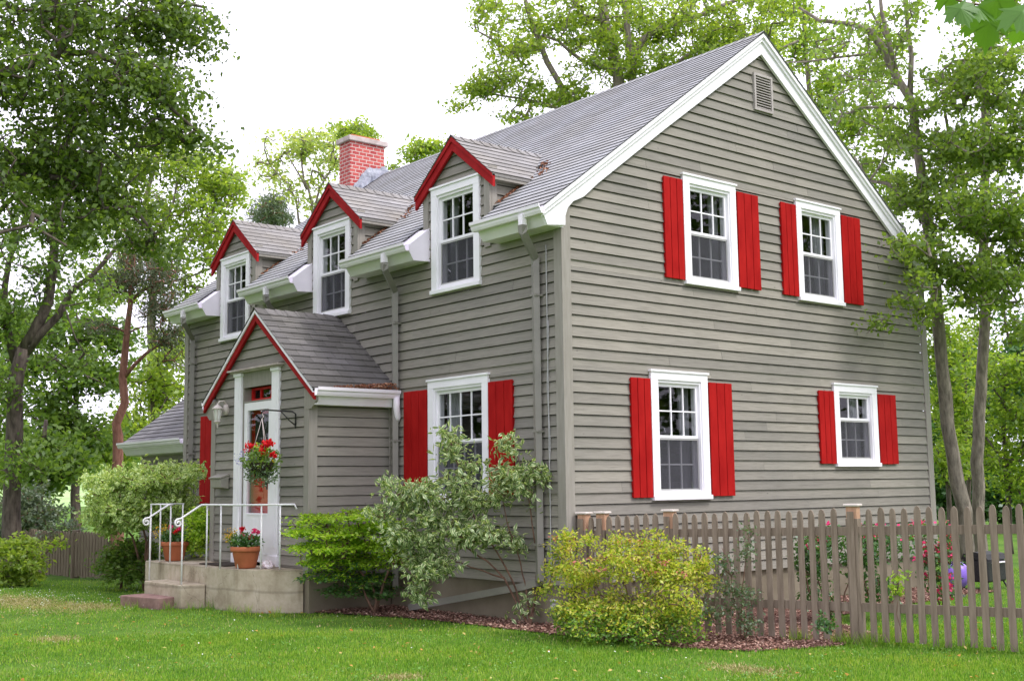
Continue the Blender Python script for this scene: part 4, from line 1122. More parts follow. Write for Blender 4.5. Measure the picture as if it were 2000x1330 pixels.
def plant(name, label, cat, base, limbs, clumps, leafmat, barkmat, leaf=0.07, per=20, spread=0.28, tip_r=0.006, pw=0.42, up=0.9, aspect=.55, group=None,
          gaps=0.0, fs=1.0, seed=0, trunkname='trunk', crownname='crown', droop=.25, sides=9, extra=(), step=.35, jit=.012, maxr=.2, sag=.03, zs=.6, spray=None):
    """limbs: (points, r0, r1); twigs grow from the limbs to the tips; a plant is trunk + crown.
    extra: (part name, material, how many, size, fraction) blossoms set near random tips"""
    rng = np.random.default_rng(1000 + seed)
    t = thing(name, label, cat, tuple(base), group)
    mb = MB(); nodes = []; par = []; rad = []; wt = []
    for pts, r0, r1 in limbs:
        sp = spline(pts, step, jit, rng)
        n = len(sp); rr_ = [r0 + (r1 - r0) * (i / (n - 1)) ** .8 for i in range(n)]
        rr2 = [r * (1 + rng.normal() * .04) for r in rr_]
        if pts is limbs[0][0]: rr2[0] *= 1.35
        mb.tube(sp, rr2, n=sides)
        for i, p in enumerate(sp): nodes.append(p); par.append(-1); rad.append(rr_[i])
    tips = []
    for cl in clumps:
        for q in sample(cl, rng, gaps, fs): tips.append(q)
    nl = len(nodes)
    cap = nl + 4 * len(tips) + 10
    A = np.zeros((cap, 3)); A[:nl] = nodes; cnt = nl
    par = par + [0] * (cap - nl); W_ = np.zeros(cap)
    tips = np.array(tips)
    d0 = np.array([((A[:nl] - q) ** 2).sum(1).min() for q in tips])
    order = np.argsort(d0); tipid = []
    for oi in order:
        q = tips[oi]
        d = np.sqrt(((A[:cnt] - q) ** 2).sum(1))
        pen = d + np.maximum(0, A[:cnt, 2] - q[2]) * .35
        j = int(np.argmin(pen)); p = A[j]; L = np.linalg.norm(q - p); k = 1 if L < .35 else (2 if L < 1.0 else 3)
        last = j
        for s_ in range(1, k + 1):
            tt = s_ / k; r_ = p + (q - p) * tt
            if s_ < k: r_ = r_ + rng.normal(size=3) * L * .05 - np.array([0, 0, sag * L])
            A[cnt] = r_; par[cnt] = last; last = cnt; cnt += 1
        tipid.append(last)
    for i in tipid:
        W_[i] += 1
    for i in range(cnt - 1, nl - 1, -1): W_[par[i]] += W_[i]
    R_ = tip_r * np.maximum(1, W_[:cnt]) ** pw
    R_ = np.minimum(R_, maxr)
    if cnt > nl:
        ch = np.arange(nl, cnt); pa = np.array(par[nl:cnt])
        a, b = A[pa], A[ch]
        rb = R_[ch]; ra = np.where(pa < nl, rb * 1.25, np.minimum(R_[pa], rb * 1.7))
        ax = unit(b - a); ref = np.where(np.abs(ax[:, 2:3]) < .9, np.array([[0, 0, 1.]]), np.array([[1., 0, 0]]))
        x = unit(np.cross(ref, ax)); y = np.cross(ax, x)
        S = 4 if tip_r * 30 < .3 else 5
        ring = []
        for c_, r_ in ((a, ra), (b, rb)):
            for k in range(S):
                an = 2 * math.pi * k / S
                ring.append(c_ + (x * math.cos(an) + y * math.sin(an)) * r_[:, None])
        V = np.stack(ring, 1).reshape(-1, 3); m = len(ch)
        base_i = (np.arange(m) * 2 * S)[:, None]
        F = np.concatenate([base_i + np.array([[k, (k + 1) % S, S + (k + 1) % S, S + k]]) for k in range(S)], 0)
    v0 = np.array(mb.v) if mb.v else np.zeros((0, 3))
    # join limbs (mixed faces) and twigs
    me_f = [f for f in mb.f]
    if cnt > nl:
        me_f += (F + len(v0)).tolist(); v0 = np.concatenate([v0, V])
    me = bpy.data.meshes.new(trunkname); me.from_pydata((v0 - ORG[t.name]).tolist(), [], me_f)
    me.polygons.foreach_set('use_smooth', np.ones(len(me_f), bool)); me.materials.append(M[barkmat])
    o = bpy.data.objects.new(trunkname, me); COL.objects.link(o); o.parent = t; ORG[o.name] = ORG[t.name]
    # leaves round each twig tip and along the last piece of twig
    ti = np.array(tipid); T = A[ti]; Pp = A[np.array([par[i] for i in ti])]
    out = T - Pp; ln = np.linalg.norm(out, axis=1, keepdims=True); out = out / (ln + 1e-6)
    n = per
    k = np.repeat(np.arange(len(T)), n)
    tt = rng.random((len(k), 1)) ** .7
    L_ = np.minimum(ln, spread * 2.2)[k]
    P = T[k] - out[k] * L_ * (1 - tt) + rng.normal(size=(len(k), 3)) * spread * .5 * np.array([1, 1, zs])
    if spray is not None:                    # leaves strung along drooping side shoots
        sv, sl_ = spray
        dv = unit(np.array(sv) + rng.normal(size=(len(T), 3)) * .25)
        P = P + dv[k] * (rng.random((len(k), 1)) - .35) * sl_
    mats = leafmat if isinstance(leafmat, list) else [(leafmat, 0, 1)]
    if len(mats) == 1:
        leaves(crownname, P, leaf, M[mats[0][0]], t, up, aspect, rng, droop=droop)
    else:
        zr_ = (P[:, 2] - P[:, 2].min()) / np.ptp(P[:, 2]) + rng.normal(size=len(P)) * .10
        c_ = None
        for mn, lo, hi in mats:
            sel = (zr_ >= lo) & (zr_ < hi)
            o_ = leaves(crownname if c_ is None else 'lower_foliage', P[sel], leaf, M[mn], t, up, aspect, rng, droop=droop)
            c_ = c_ or o_
    for nm_, mn, cnt_, sz, fr in extra:
        sel = T[rng.choice(len(T), min(cnt_, len(T)), replace=False)]
        if fr is not None:
            zq = np.quantile(T[:, 2], fr); up_ = T[T[:, 2] >= zq]; sel = up_[rng.choice(len(up_), min(cnt_, len(up_)), replace=False)]
        for c_ in sel:
            Pf = c_ + rng.normal(size=(14, 3)) * np.array([1, 1, .35]) * sz + np.array([0, 0, spread * .4])
            leaves(nm_, Pf, sz * 1.1, M[mn], t, 1.5, .9, rng)
    return t

def gnd(u, v):
    d = CF + CR * (u - 1000) / FPX + CU * (665 - v) / FPX
    return CP + d * (G0 - CP[2]) / d[2]
def under(p): return np.array([p[0], p[1], G0 - .05])
C = clump

# --- big trees on the left
b = under(at(-430, 900, 12.5))
plant('maple_tree', 'dark leafed maple overhanging the top left corner of the picture from outside it', 'tree', b,
      [([b, at(-420, 700, 12.5), at(-400, 450, 12.6), at(-380, 200, 12.8), at(-330, -100, 13), at(-300, -500, 13.2)], .27, .09),
       (px(13, (-400, 470), (-200, 380), (0, 340), (120, 350), (240, 400), (310, 470)), .085, .015),
       (px(12.6, (-395, 380), (-150, 200), (50, 130), (180, 100), (300, 180), (390, 262)), .09, .015),
       (px(13.4, (-380, 150), (-100, 0), (100, -60), (260, -20), (400, 15)), .085, .015),
       (px(12, (-400, 600), (-200, 500), (-60, 470), (60, 440), (130, 480)), .05, .012),
       (px(13.6, (-60, 470), (30, 380), (90, 260), (170, 200)), .04, .012)],
      [C(20, 60, 13.2, 170, 130, 1.6, 150), C(200, 50, 13.2, 150, 90, 1.4, 130), C(330, 40, 13.4, 85, 60, .8, 60), C(130, 190, 12.9, 190, 90, 1.4, 150), C(300, 170, 12.8, 85, 70, .8, 60), C(335, 262, 12.7, 65, 28, .5, 30),
       C(60, 320, 13, 150, 80, 1.2, 120), C(200, 310, 13, 90, 70, .9, 50), C(190, 400, 13, 100, 60, .8, 50), C(265, 470, 13, 60, 30, .5, 18), C(110, 440, 12.5, 80, 40, .6, 24), C(20, 400, 12.5, 60, 50, .6, 24), C(-250, 200, 13, 240, 330, 2.5, 150), C(80, -180, 13, 330, 120, 2, 90)],
      'leaf_maple', 'bark_dark', leaf=.068, per=33, spread=.13, seed=1, gaps=.6, fs=2.9, up=.6, aspect=.62, droop=.5, zs=.35, spray=(CR * .85 - CU * .5, .62))
b = under(at(26, 960, 22))
plant('lime_tree', 'tall tree with a dark mossy trunk forking into two big limbs behind the left shrubs', 'tree', b,
      [([b] + px(22, (26, 900), (30, 800), (34, 720), (48, 680)), .19, .13),
       (px(22, (48, 682), (68, 645), (92, 590), (103, 520), (107, 450), (120, 330), (150, 200)), .11, .04),
       (px(22, (50, 690), (80, 650), (112, 615), (143, 565), (177, 539), (230, 480)), .095, .03),
       (px(22.4, (32, 705), (12, 640), (10, 560), (18, 505), (34, 470), (50, 420), (60, 350)), .09, .03),
       (px(21.6, (125, 600), (138, 630), (145, 660), (165, 690)), .02, .008),
       (px(22, (34, 470), (20, 420), (0, 380)), .05, .02)],
      [C(40, 480, 22, 80, 60, 1.6, 26), C(150, 470, 22, 70, 50, 1.5, 24), C(10, 620, 22, 40, 60, 1.2, 30), C(90, 540, 22, 60, 35, 1, 20), C(60, 600, 22, 50, 30, 1, 12), C(190, 560, 22, 50, 40, 1, 18), C(140, 700, 21.8, 50, 26, .9, 26), C(15, 760, 22, 30, 50, .8, 22), C(80, 330, 22, 180, 90, 2, 60), C(40, 900, 21.6, 55, 40, .8, 30), C(-60, 560, 22, 60, 200, 2, 50)],
      'leaf_mid', 'bark_dark', leaf=.11, per=26, spread=.34, seed=2, gaps=.3, up=.8, maxr=.05, tip_r=.006)
b = under(at(231, 950, 27))
plant('pine_tree', 'tall pine with a reddish bare trunk and a long side branch left of the house', 'tree', b,
      [([b] + px(27, (231, 896), (229, 828), (244, 787), (239, 738), (246, 670), (251, 625), (256, 560), (262, 480)), .17, .045),
       (px(27, (243, 735), (262, 712), (285, 692), (312, 674), (338, 655)), .055, .02),
       (px(27, (250, 650), (272, 640), (300, 636), (318, 628)), .025, .01),
       (px(27, (254, 590), (275, 570), (300, 560), (330, 540)), .03, .01), (px(27, (255, 580), (235, 560), (215, 545)), .025, .01)],
      [C(300, 540, 27, 60, 45, 1.2, 80), C(320, 600, 27, 45, 35, 1, 55), C(225, 555, 27, 35, 30, .9, 40), C(330, 655, 27, 35, 22, .8, 34), C(265, 480, 27, 45, 40, 1, 40), C(200, 640, 27, 30, 16, .8, 14), C(335, 700, 27, 20, 25, .8, 10)],
      'needle', 'bark_pine', leaf=.13, per=36, spread=.30, seed=3, aspect=.16, up=.3, tip_r=.008)
b = under(at(300, 950, 40))
plant('ash_tree', 'bright green airy tree rising above the farthest dormer', 'tree', b,
      [([b] + px(40, (300, 800), (296, 640), (300, 520), (285, 400), (305, 320), (308, 270)), .3, .05),
       (px(40, (300, 540), (350, 480), (400, 430), (440, 380)), .09, .02), (px(40, (298, 470), (330, 420), (345, 360), (350, 300)), .07, .02), (px(40, (300, 560), (370, 540), (420, 520)), .06, .02)],
      [C(330, 290, 40, 65, 45, 2.5, 50), C(400, 340, 40, 60, 50, 2.5, 55), C(330, 400, 40, 80, 60, 2.5, 70), C(430, 400, 40, 45, 60, 2, 50), C(400, 480, 40, 60, 55, 2, 60), C(300, 520, 40, 70, 60, 2, 50), C(370, 580, 40, 50, 40, 2, 30), C(450, 350, 40, 25, 25, 1, 14), C(280, 330, 40, 60, 60, 2, 45), C(240, 430, 40, 70, 60, 2, 50), C(350, 650, 40, 40, 50, 2, 34), C(220, 560, 40, 70, 50, 2, 40)],
      'leaf_bright', 'bark_grey', leaf=.17, per=27, spread=.5, seed=4, gaps=.35, zs=.45, fs=.8, tip_r=.012, maxr=.08)
for i, (nm, lb, D, tr, cls, mt_) in enumerate((
    ('hedge_tree', 'mid green tree filling the gap between the forked trunk and the pine', 31, [(150, 950), (150, 800), (140, 700)], [C(110, 790, 31, 70, 50, 2, 60), C(180, 740, 31, 60, 45, 2, 55), C(160, 850, 31, 90, 45, 2, 75), C(100, 880, 31, 60, 40, 2, 45), C(190, 640, 31, 55, 40, 2, 34), C(120, 600, 31, 50, 40, 2, 22), C(60, 720, 31, 50, 40, 2, 40), C(90, 650, 31, 60, 40, 2, 36), C(230, 680, 31, 40, 40, 2, 26)], 'leaf_mid'),
    ('hedge_tree', 'yellow green tree behind the pine beside the small rear wing', 36, [(300, 950), (300, 820), (290, 720)], [C(285, 760, 36, 60, 45, 2, 60), C(320, 700, 36, 40, 40, 1.6, 30), C(270, 830, 36, 50, 50, 2, 55), C(200, 880, 36, 60, 40, 2, 45), C(330, 780, 36, 40, 40, 2, 30)], 'leaf_bright'),
    ('hedge_tree', 'shadowy tree at the far left edge behind the forked trunk', 34, [(-30, 950), (-20, 800), (-10, 650)], [C(-10, 800, 34, 50, 90, 2, 70), C(0, 920, 34, 60, 50, 2, 55), C(10, 670, 34, 40, 60, 2, 30), C(90, 940, 34, 45, 14, 1, 20), C(60, 640, 34, 50, 40, 2, 34)], 'leaf_mid'),
    ('hedge_tree', 'leafy tree crown hanging low beside the forked trunk over the pale field', 27, [(75, 1020), (80, 900), (90, 820)], [C(80, 880, 27, 55, 45, 1, 60), C(115, 905, 27, 45, 30, 1, 36), C(60, 940, 27, 40, 25, 1, 30)], 'leaf_mid'))):
    b = under(at(tr[0][0], 950, D))
    plant(nm, lb, 'tree', b, [([b] + px(D, *tr[1:]), .16, .04)], cls, mt_, 'bark_dark', leaf=.17, per=26, spread=.42, seed=20 + i, gaps=.35, fs=1.0, tip_r=.010, group='background trees left of the house', maxr=.07)
b = under(at(600, 950, 48))
plant('aspen_tree', 'thin pale tree with fanning stems seen behind the chimney', 'tree', b,
      [([b] + px(48, (612, 700), (612, 500), (608, 390), (594, 350), (590, 300), (592, 270)), .22, .03), (px(48, (600, 560), (584, 432), (578, 390), (554, 350), (528, 325)), .09, .02),
       (px(48, (610, 440), (625, 370), (655, 320), (672, 295)), .07, .02), (px(48, (600, 370), (575, 325), (560, 300)), .05, .02)],
      [C(560, 290, 48, 50, 32, 2, 36), C(605, 275, 48, 50, 30, 2, 38), C(525, 325, 48, 28, 30, 1.6, 20), C(645, 310, 48, 30, 35, 1.6, 22), C(560, 365, 48, 35, 28, 1.6, 16), C(620, 350, 48, 40, 35, 1.6, 16), C(610, 400, 48, 30, 25, 1.5, 12)],
      'leaf_pale', 'bark_grey', leaf=.2, per=16, spread=.5, seed=5, gaps=.3, fs=.8, tip_r=.014, maxr=.06)
b = under(at(530, 950, 52))
plant('pine_tree', 'small dark pine top above the far end of the main roof', 'tree', b, [([b] + px(52, (533, 700), (530, 500), (532, 400)), .2, .05)],
      [C(525, 405, 52, 34, 18, 1.6, 40), C(550, 430, 52, 26, 14, 1.4, 26), C(510, 425, 52, 22, 18, 1.4, 22), C(540, 385, 52, 16, 12, 1, 10)], 'leaf_grey', 'bark_pine', leaf=.25, per=40, spread=.42, seed=6, aspect=.18, up=.3, tip_r=.012, maxr=.06)
b = under(at(700, 950, 55))
plant('birch_tree', 'yellow green treetop showing just above the chimney', 'tree', b, [([b] + px(55, (700, 700), (695, 450), (690, 280)), .25, .04)],
      [C(665, 262, 55, 18, 22, 1.4, 20), C(700, 255, 55, 26, 18, 1.4, 26), C(716, 270, 55, 14, 20, 1.2, 12), C(690, 330, 55, 40, 40, 1.6, 20)], 'leaf_bright', 'bark_grey', leaf=.22, per=24, spread=.5, seed=7, tip_r=.012, maxr=.06)
b = under(at(830, 950, 50))
plant('birch_tree', 'sparse treetop just left of the nearest dormer peak above the roof', 'tree', b, [([b] + px(50, (830, 700), (826, 450), (822, 300)), .25, .04), (px(50, (826, 400), (790, 335), (770, 325)), .05, .02)],
      [C(825, 290, 50, 34, 16, 1.4, 24), C(850, 285, 50, 18, 16, 1.2, 14), C(795, 308, 50, 22, 12, 1.2, 10), C(765, 325, 50, 10, 8, .8, 4)], 'leaf_bright', 'bark_grey', leaf=.2, per=22, spread=.42, seed=8, tip_r=.012, maxr=.05)
# --- the big tree behind the ridge
D = 31
b = under(at(1215, 950, D))
plant('ash_tree', 'huge light green tree behind the main roof ridge with grey limbs', 'tree', b,
      [([b] + px(D, (1215, 600), (1212, 300), (1208, 160), (1200, 105), (1180, 40), (1170, -60)), .42, .10),
       (px(D, (1214, 320), (1240, 200), (1236, 150), (1226, 90), (1223, 35), (1215, -60)), .16, .06),
       (px(D, (1231, 125), (1256, 77), (1305, 52), (1371, 28), (1440, 0), (1500, -30)), .11, .04),
       (px(D, (1210, 150), (1193, 134), (1165, 128), (1137, 118), (1090, 80), (1060, 70)), .09, .03),
       (px(D, (1212, 380), (1150, 270), (1116, 200), (1088, 154), (1053, 84), (1030, 21), (1018, -40)), .13, .05),
       (px(D, (1130, 230), (1074, 206), (1010, 192), (950, 180)), .05, .02), (px(D, (1060, 95), (1000, 100), (960, 75), (930, 60)), .05, .02),
       (px(D, (1216, 250), (1290, 160), (1340, 110), (1420, 90), (1500, 80)), .08, .03), (px(D, (1300, 55), (1330, 10), (1350, -50)), .05, .02),
       (px(D, (1216, 330), (1330, 220), (1400, 160), (1480, 120), (1560, 80)), .09, .03)],
      [C(965, 35, D, 45, 45, 1.5, 36), C(1010, 90, D, 60, 50, 1.8, 50), C(1100, 45, D, 90, 55, 2, 95), C(1200, 45, D, 110, 60, 2.4, 130), C(1320, 50, D, 90, 55, 2.2, 105), C(1430, 50, D, 80, 55, 2.2, 90), C(1515, 50, D, 45, 55, 2, 50),
       C(985, 165, D, 60, 38, 1.6, 44), C(1080, 190, D, 75, 34, 1.8, 60), C(935, 180, D, 40, 24, 1.2, 22), C(1180, 130, D, 80, 45, 2, 70), C(1290, 130, D, 80, 40, 2, 65), C(1380, 120, D, 60, 35, 2, 45), C(1450, 110, D, 60, 30, 2, 40), C(1000, 230, D, 50, 16, 1.2, 14), C(900, 215, D, 20, 14, .8, 6),
       C(1200, -90, D, 280, 80, 3, 90)],
      'leaf_bright', 'bark_grey', leaf=.125, per=25, spread=.34, seed=9, gaps=.5, zs=.4, fs=1.4, tip_r=.009, maxr=.08)
D = 36
b = under(at(1600, 950, D))
plant('birch_tree', 'yellowish sunlit tree just right of the gable peak', 'tree', b, [([b] + px(D, (1600, 600), (1590, 300), (1575, 120), (1570, 0)), .25, .05), (px(D, (1595, 350), (1640, 280), (1680, 230)), .06, .02)],
      [C(1565, 90, D, 45, 60, 2, 60), C(1600, 190, D, 40, 50, 1.8, 46), C(1635, 270, D, 40, 50, 1.8, 40), C(1670, 340, D, 45, 40, 1.8, 34), C(1700, 240, D, 45, 50, 1.8, 34), C(1720, 130, D, 45, 60, 1.8, 34), C(1740, 380, D, 45, 45, 1.8, 34), C(1650, 150, D, 40, 40, 1.8, 24), C(1540, 20, D, 40, 40, 1.8, 34), C(1610, 350, D, 60, 60, 2, 40)],
      'leaf_yellow', 'bark_grey', leaf=.15, per=24, spread=.42, seed=10, gaps=.3, fs=1.2, tip_r=.010, maxr=.06)
# --- right side trees
D = 19.5
b = under(at(1892, 1100, D))
plant('maple_tree', 'leaning grey trunked tree nearest the right corner of the house with bare arching top branches', 'tree', b,
      [([b] + px(D, (1884, 1000), (1860, 880), (1840, 720), (1830, 600), (1812, 445), (1796, 320), (1778, 190), (1748, 148), (1725, 94), (1700, 62)), .14, .06),
       (px(D, (1700, 62), (1665, 50), (1598, 41), (1560, 15)), .06, .02), (px(D, (1726, 96), (1690, 108), (1630, 115), (1575, 121), (1530, 122)), .03, .01),
       (px(D, (1760, 165), (1725, 160), (1669, 154), (1640, 135)), .025, .008), (px(D, (1775, 215), (1733, 207), (1680, 212), (1650, 222), (1635, 245)), .035, .01),
       (px(D, (1805, 405), (1760, 375), (1733, 361), (1699, 353), (1680, 330), (1668, 305)), .05, .012), (px(D, (1748, 148), (1735, 80), (1722, 20), (1715, -60)), .05, .025),
       (px(D, (1778, 190), (1780, 110), (1774, 56), (1765, -60)), .05, .025), (px(D, (1755, 160), (1742, 90), (1700, 20), (1690, -40)), .035, .015),
       (px(17.2, (1826, 560), (1800, 560), (1760, 590), (1725, 622), (1692, 652)), .014, .004), (px(17.2, (1820, 500), (1790, 480), (1750, 470), (1712, 485)), .012, .004),
       (px(D, (1700, 350), (1720, 320), (1730, 290)), .02, .008)],
      [C(1700, 140, D, 60, 60, 1.4, 26), C(1740, 60, D, 60, 70, 1.4, 50), C(1640, 70, D, 60, 50, 1.4, 28), C(1660, 200, D, 50, 50, 1.2, 26), C(1780, 230, D, 60, 60, 1.4, 60), C(1730, 300, D, 50, 50, 1.2, 34), C(1800, 370, D, 60, 60, 1.4, 70), C(1740, 400, D, 40, 30, 1, 26),
       C(1810, 480, 18, 50, 35, .8, 34), C(1755, 470, 17.2, 35, 16, .3, 9), C(1745, 500, 17.2, 22, 10, .3, 3), C(1808, 600, 17.6, 22, 40, .4, 12), C(1765, 585, 17.2, 18, 8, .2, 6), C(1715, 632, 17.2, 22, 10, .15, 5), C(1790, 540, 17.2, 25, 20, .3, 8)],
      'leaf_right', 'bark_grey', leaf=.085, per=19, spread=.24, seed=11, gaps=.35, zs=.4, fs=2, tip_r=.005, up=.6, aspect=.7, maxr=.04)
b = under(at(1916, 1100, 20.5))
plant('maple_tree', 'straight grey trunked tree standing just right of the leaning one', 'tree', b,
      [([b] + px(20.5, (1914, 1000), (1910, 900), (1916, 760), (1924, 600), (1920, 450), (1925, 250), (1930, 50), (1940, -100)), .115, .06),
       (px(20.5, (1922, 520), (1960, 440), (2020, 380)), .05, .02), (px(20.5, (1922, 430), (1880, 360), (1850, 260), (1840, 180)), .05, .02), (px(20.5, (1924, 330), (1970, 240), (2010, 170)), .045, .02)],
      [C(1880, 150, 19, 70, 70, 1.6, 80), C(1960, 160, 19, 80, 90, 1.6, 100), C(1860, 270, 19, 70, 60, 1.6, 90), C(1950, 300, 19, 80, 70, 1.6, 110), C(1870, 400, 18.5, 70, 60, 1.4, 100), C(1960, 430, 18.5, 70, 70, 1.4, 100), C(1870, 520, 18.5, 60, 45, 1.2, 70), C(1950, 550, 18.5, 70, 50, 1.2, 60), C(1890, 600, 18.5, 50, 30, 1, 22), C(1985, 640, 18.5, 40, 40, 1, 20), C(1985, 500, 19, 50, 60, 1.2, 60), C(1990, 250, 19, 50, 60, 1.2, 50), C(2080, 350, 19, 60, 300, 2, 100), C(1950, 40, 19, 90, 60, 1.5, 60)],
      'leaf_right', 'bark_grey', leaf=.085, per=21, spread=.25, seed=12, gaps=.6, zs=.4, fs=2.2, tip_r=.006, up=.6, aspect=.7, maxr=.04)
for i, (lb, D, tr, cls, mt_) in enumerate((
    ('bright yellow green young tree between the house corner and the leaning trunk', 25, [(1850, 950), (1848, 850), (1840, 720)], [C(1840, 700, 25, 40, 60, 1.2, 70), C(1850, 800, 25, 40, 60, 1.2, 70), C(1830, 620, 25, 24, 40, 1, 26), C(1850, 900, 25, 30, 50, 1.2, 40)], 'leaf_yellow'),
    ('bright yellow green young tree right of both grey trunks', 26, [(1965, 950), (1962, 850), (1960, 700)], [C(1965, 720, 26, 55, 55, 1.4, 90), C(1975, 820, 26, 60, 55, 1.4, 100), C(1960, 900, 26, 55, 45, 1.4, 80), C(1985, 960, 26, 40, 30, 1.2, 40)], 'leaf_yellow'),
    ('young tree with light foliage showing between the two grey trunks', 29, [(1888, 950), (1888, 850), (1885, 700)], [C(1885, 680, 29, 40, 60, 1.4, 60), C(1885, 790, 29, 36, 60, 1.4, 60), C(1890, 880, 29, 34, 50, 1.4, 50)], 'leaf_bright'),
    ('dark green tree filling the background behind the right hand young trees', 37, [(1900, 950), (1900, 850), (1900, 700)], [C(1850, 780, 37, 60, 110, 2, 130), C(1940, 780, 37, 80, 120, 2, 160), C(2000, 700, 37, 60, 120, 2, 90), C(1900, 930, 37, 120, 50, 2, 120), C(1835, 975, 37, 60, 35, 2, 70), C(1950, 985, 37, 90, 35, 2, 90), C(1830, 880, 36, 40, 60, 1.5, 60)], 'leaf_deep'))):
    b = under(at(tr[0][0], 950, D))
    plant('young_tree', lb, 'tree', b, [([b] + px(D, *tr[1:]), .07, .03)], cls, mt_, 'bark_dark', leaf=.11 if D < 30 else .2, per=24 if D < 30 else 28, spread=.30 if D < 30 else .5, zs=.35, seed=30 + i, gaps=.75 if D < 30 else .2, fs=1.4, tip_r=.007, group='understorey trees right of the house', maxr=.05, up=1.2)

# --- unseen trees, added for dark reflections in the panes and shade on the front
for i, (x, y, h, r) in enumerate(((-15, 7, 12, 4), (9, -27, 17, 6.5), (22, -22, 17, 6.5), (33, -14, 17, 6.5), (-15, 26, 16, 6), (-23, 15, 16, 6))):
    b = (x, y, G0)
    plant('unseen_oak', ('unseen oak added outside the left edge to shade the front of the house', 'unseen oak added across the lawn for the gable panes to reflect, nearer the camera', 'unseen oak added across the lawn for the gable panes to reflect, second of the row', 'unseen oak added across the lawn for the gable panes to reflect, farthest right of the row', 'unseen oak added far off beyond the maple for the front panes to reflect', 'unseen oak added across the street side lawn for the front panes to reflect')[i], 'tree', b,
          [([(x, y, G0), (x + .1, y, h * .4), (x, y + .2, h * .8)], .3, .1)], [ball((x, y, h * .62), r, r, h * .56, 520)], 'leaf_mid', 'bark_dark', leaf=.5, per=16, spread=.9, seed=40 + i, tip_r=.012, maxr=.1)

# --- shrubs along the house
b = np.array([-.22, .42, G0])
B = lambda u, v, D=13.85: at(u, v, D)
plant('dogwood_shrub', 'large variegated dogwood with cream edged leaves in front of the wide ground floor window', 'shrub', b,
      [([b, B(1010, 1180), B(985, 1130), B(950, 1095), B(900, 1060), B(860, 1020)], .016, .006), ([b, B(1020, 1190), B(1000, 1130), B(960, 1060), B(925, 1010), B(900, 930), B(880, 860)], .014, .005),
       ([b, B(1045, 1150), B(1048, 1080), B(1035, 1000), B(1025, 930), B(1000, 870)], .013, .004), ([b, B(1030, 1160), B(1010, 1080), B(985, 1000), B(975, 930)], .012, .004), ([b, B(1050, 1160), B(1052, 1060), B(1050, 980), B(1052, 930)], .010, .003),
       ([B(985, 1130), B(900, 1100), B(840, 1090), B(800, 1060)], .01, .004), ([B(900, 1060), B(820, 1000), B(760, 950)], .008, .003)],
      [C(890, 965, 13.8, 120, 42, .32, 62), C(810, 985, 13.8, 52, 40, .3, 28), C(890, 1035, 13.7, 105, 42, .32, 60), C(840, 1095, 13.7, 60, 42, .3, 36), C(818, 1160, 13.7, 16, 26, .12, 8), C(1000, 935, 13.8, 55, 45, .3, 32), C(990, 865, 13.8, 24, 24, .2, 9),
       C(882, 885, 13.8, 20, 42, .2, 13), C(762, 955, 13.8, 22, 18, .15, 7), C(1045, 945, 13.8, 18, 45, .2, 10), C(960, 1050, 13.8, 50, 28, .25, 14), C(790, 1050, 13.7, 40, 40, .25, 18), C(1030, 1190, 13.7, 25, 25, .15, 3), C(1000, 1060, 13.8, 30, 30, .2, 6), C(740, 1000, 13.8, 30, 14, .2, 8), C(868, 838, 13.8, 8, 16, .06, 3), C(925, 900, 13.8, 20, 14, .1, 5)],
      'leaf_dogwood', 'twig', leaf=.092, per=19, spread=.14, seed=50, gaps=.4, fs=7, tip_r=.0028, up=.5, aspect=.42, droop=.5, step=.12, jit=.006, maxr=.012, trunkname='stem', crownname='foliage')
b = np.array([-.80, 2.72, G0])
plant('maple_shrub', 'low spreading lime green shrub between the stoop and the variegated dogwood', 'shrub', b,
      [([b, b + (0, .05, .35), b + (-.25, .2, .7)], .022, .008), ([b, b + (.1, -.05, .4), b + (.1, -.4, .8)], .02, .008), ([b, b + (-.1, .1, .3), b + (-.1, .5, .6)], .02, .008)],
      [C(620, 1014, 15.2, 55, 5, .5, 34), C(700, 1004, 15.2, 66, 5, .5, 40), C(598, 1038, 15.1, 34, 5, .5, 22), C(680, 1036, 15.2, 80, 8, .6, 60), C(745, 1024, 15.2, 42, 10, .4, 30), C(612, 1066, 15.0, 48, 5, .5, 30), C(700, 1066, 15.1, 85, 9, .6, 60), C(770, 1050, 15.2, 25, 16, .3, 18), C(622, 1096, 15.0, 44, 5, .5, 26), C(715, 1098, 15.2, 75, 7, .5, 44), C(640, 1124, 15.0, 46, 5, .4, 24), C(715, 1130, 15.2, 62, 8, .5, 34), C(770, 1085, 15.2, 30, 10, .3, 18), C(670, 1152, 15.2, 40, 5, .4, 16), C(740, 1155, 15.2, 45, 8, .4, 22), C(690, 1080, 15.3, 60, 45, .4, 34)],
      [('leaf_lime', .30, 9), ('leaf_deep', -9, .30)], 'twig', leaf=.058, per=26, spread=.13, seed=51, zs=.22, tip_r=.003, up=2.4, aspect=.5, step=.15, maxr=.012, trunkname='stem', crownname='foliage')
b = np.array([-.35, -1.35, G0])
sp = lambda *q: [b + np.array(x_) for x_ in q]
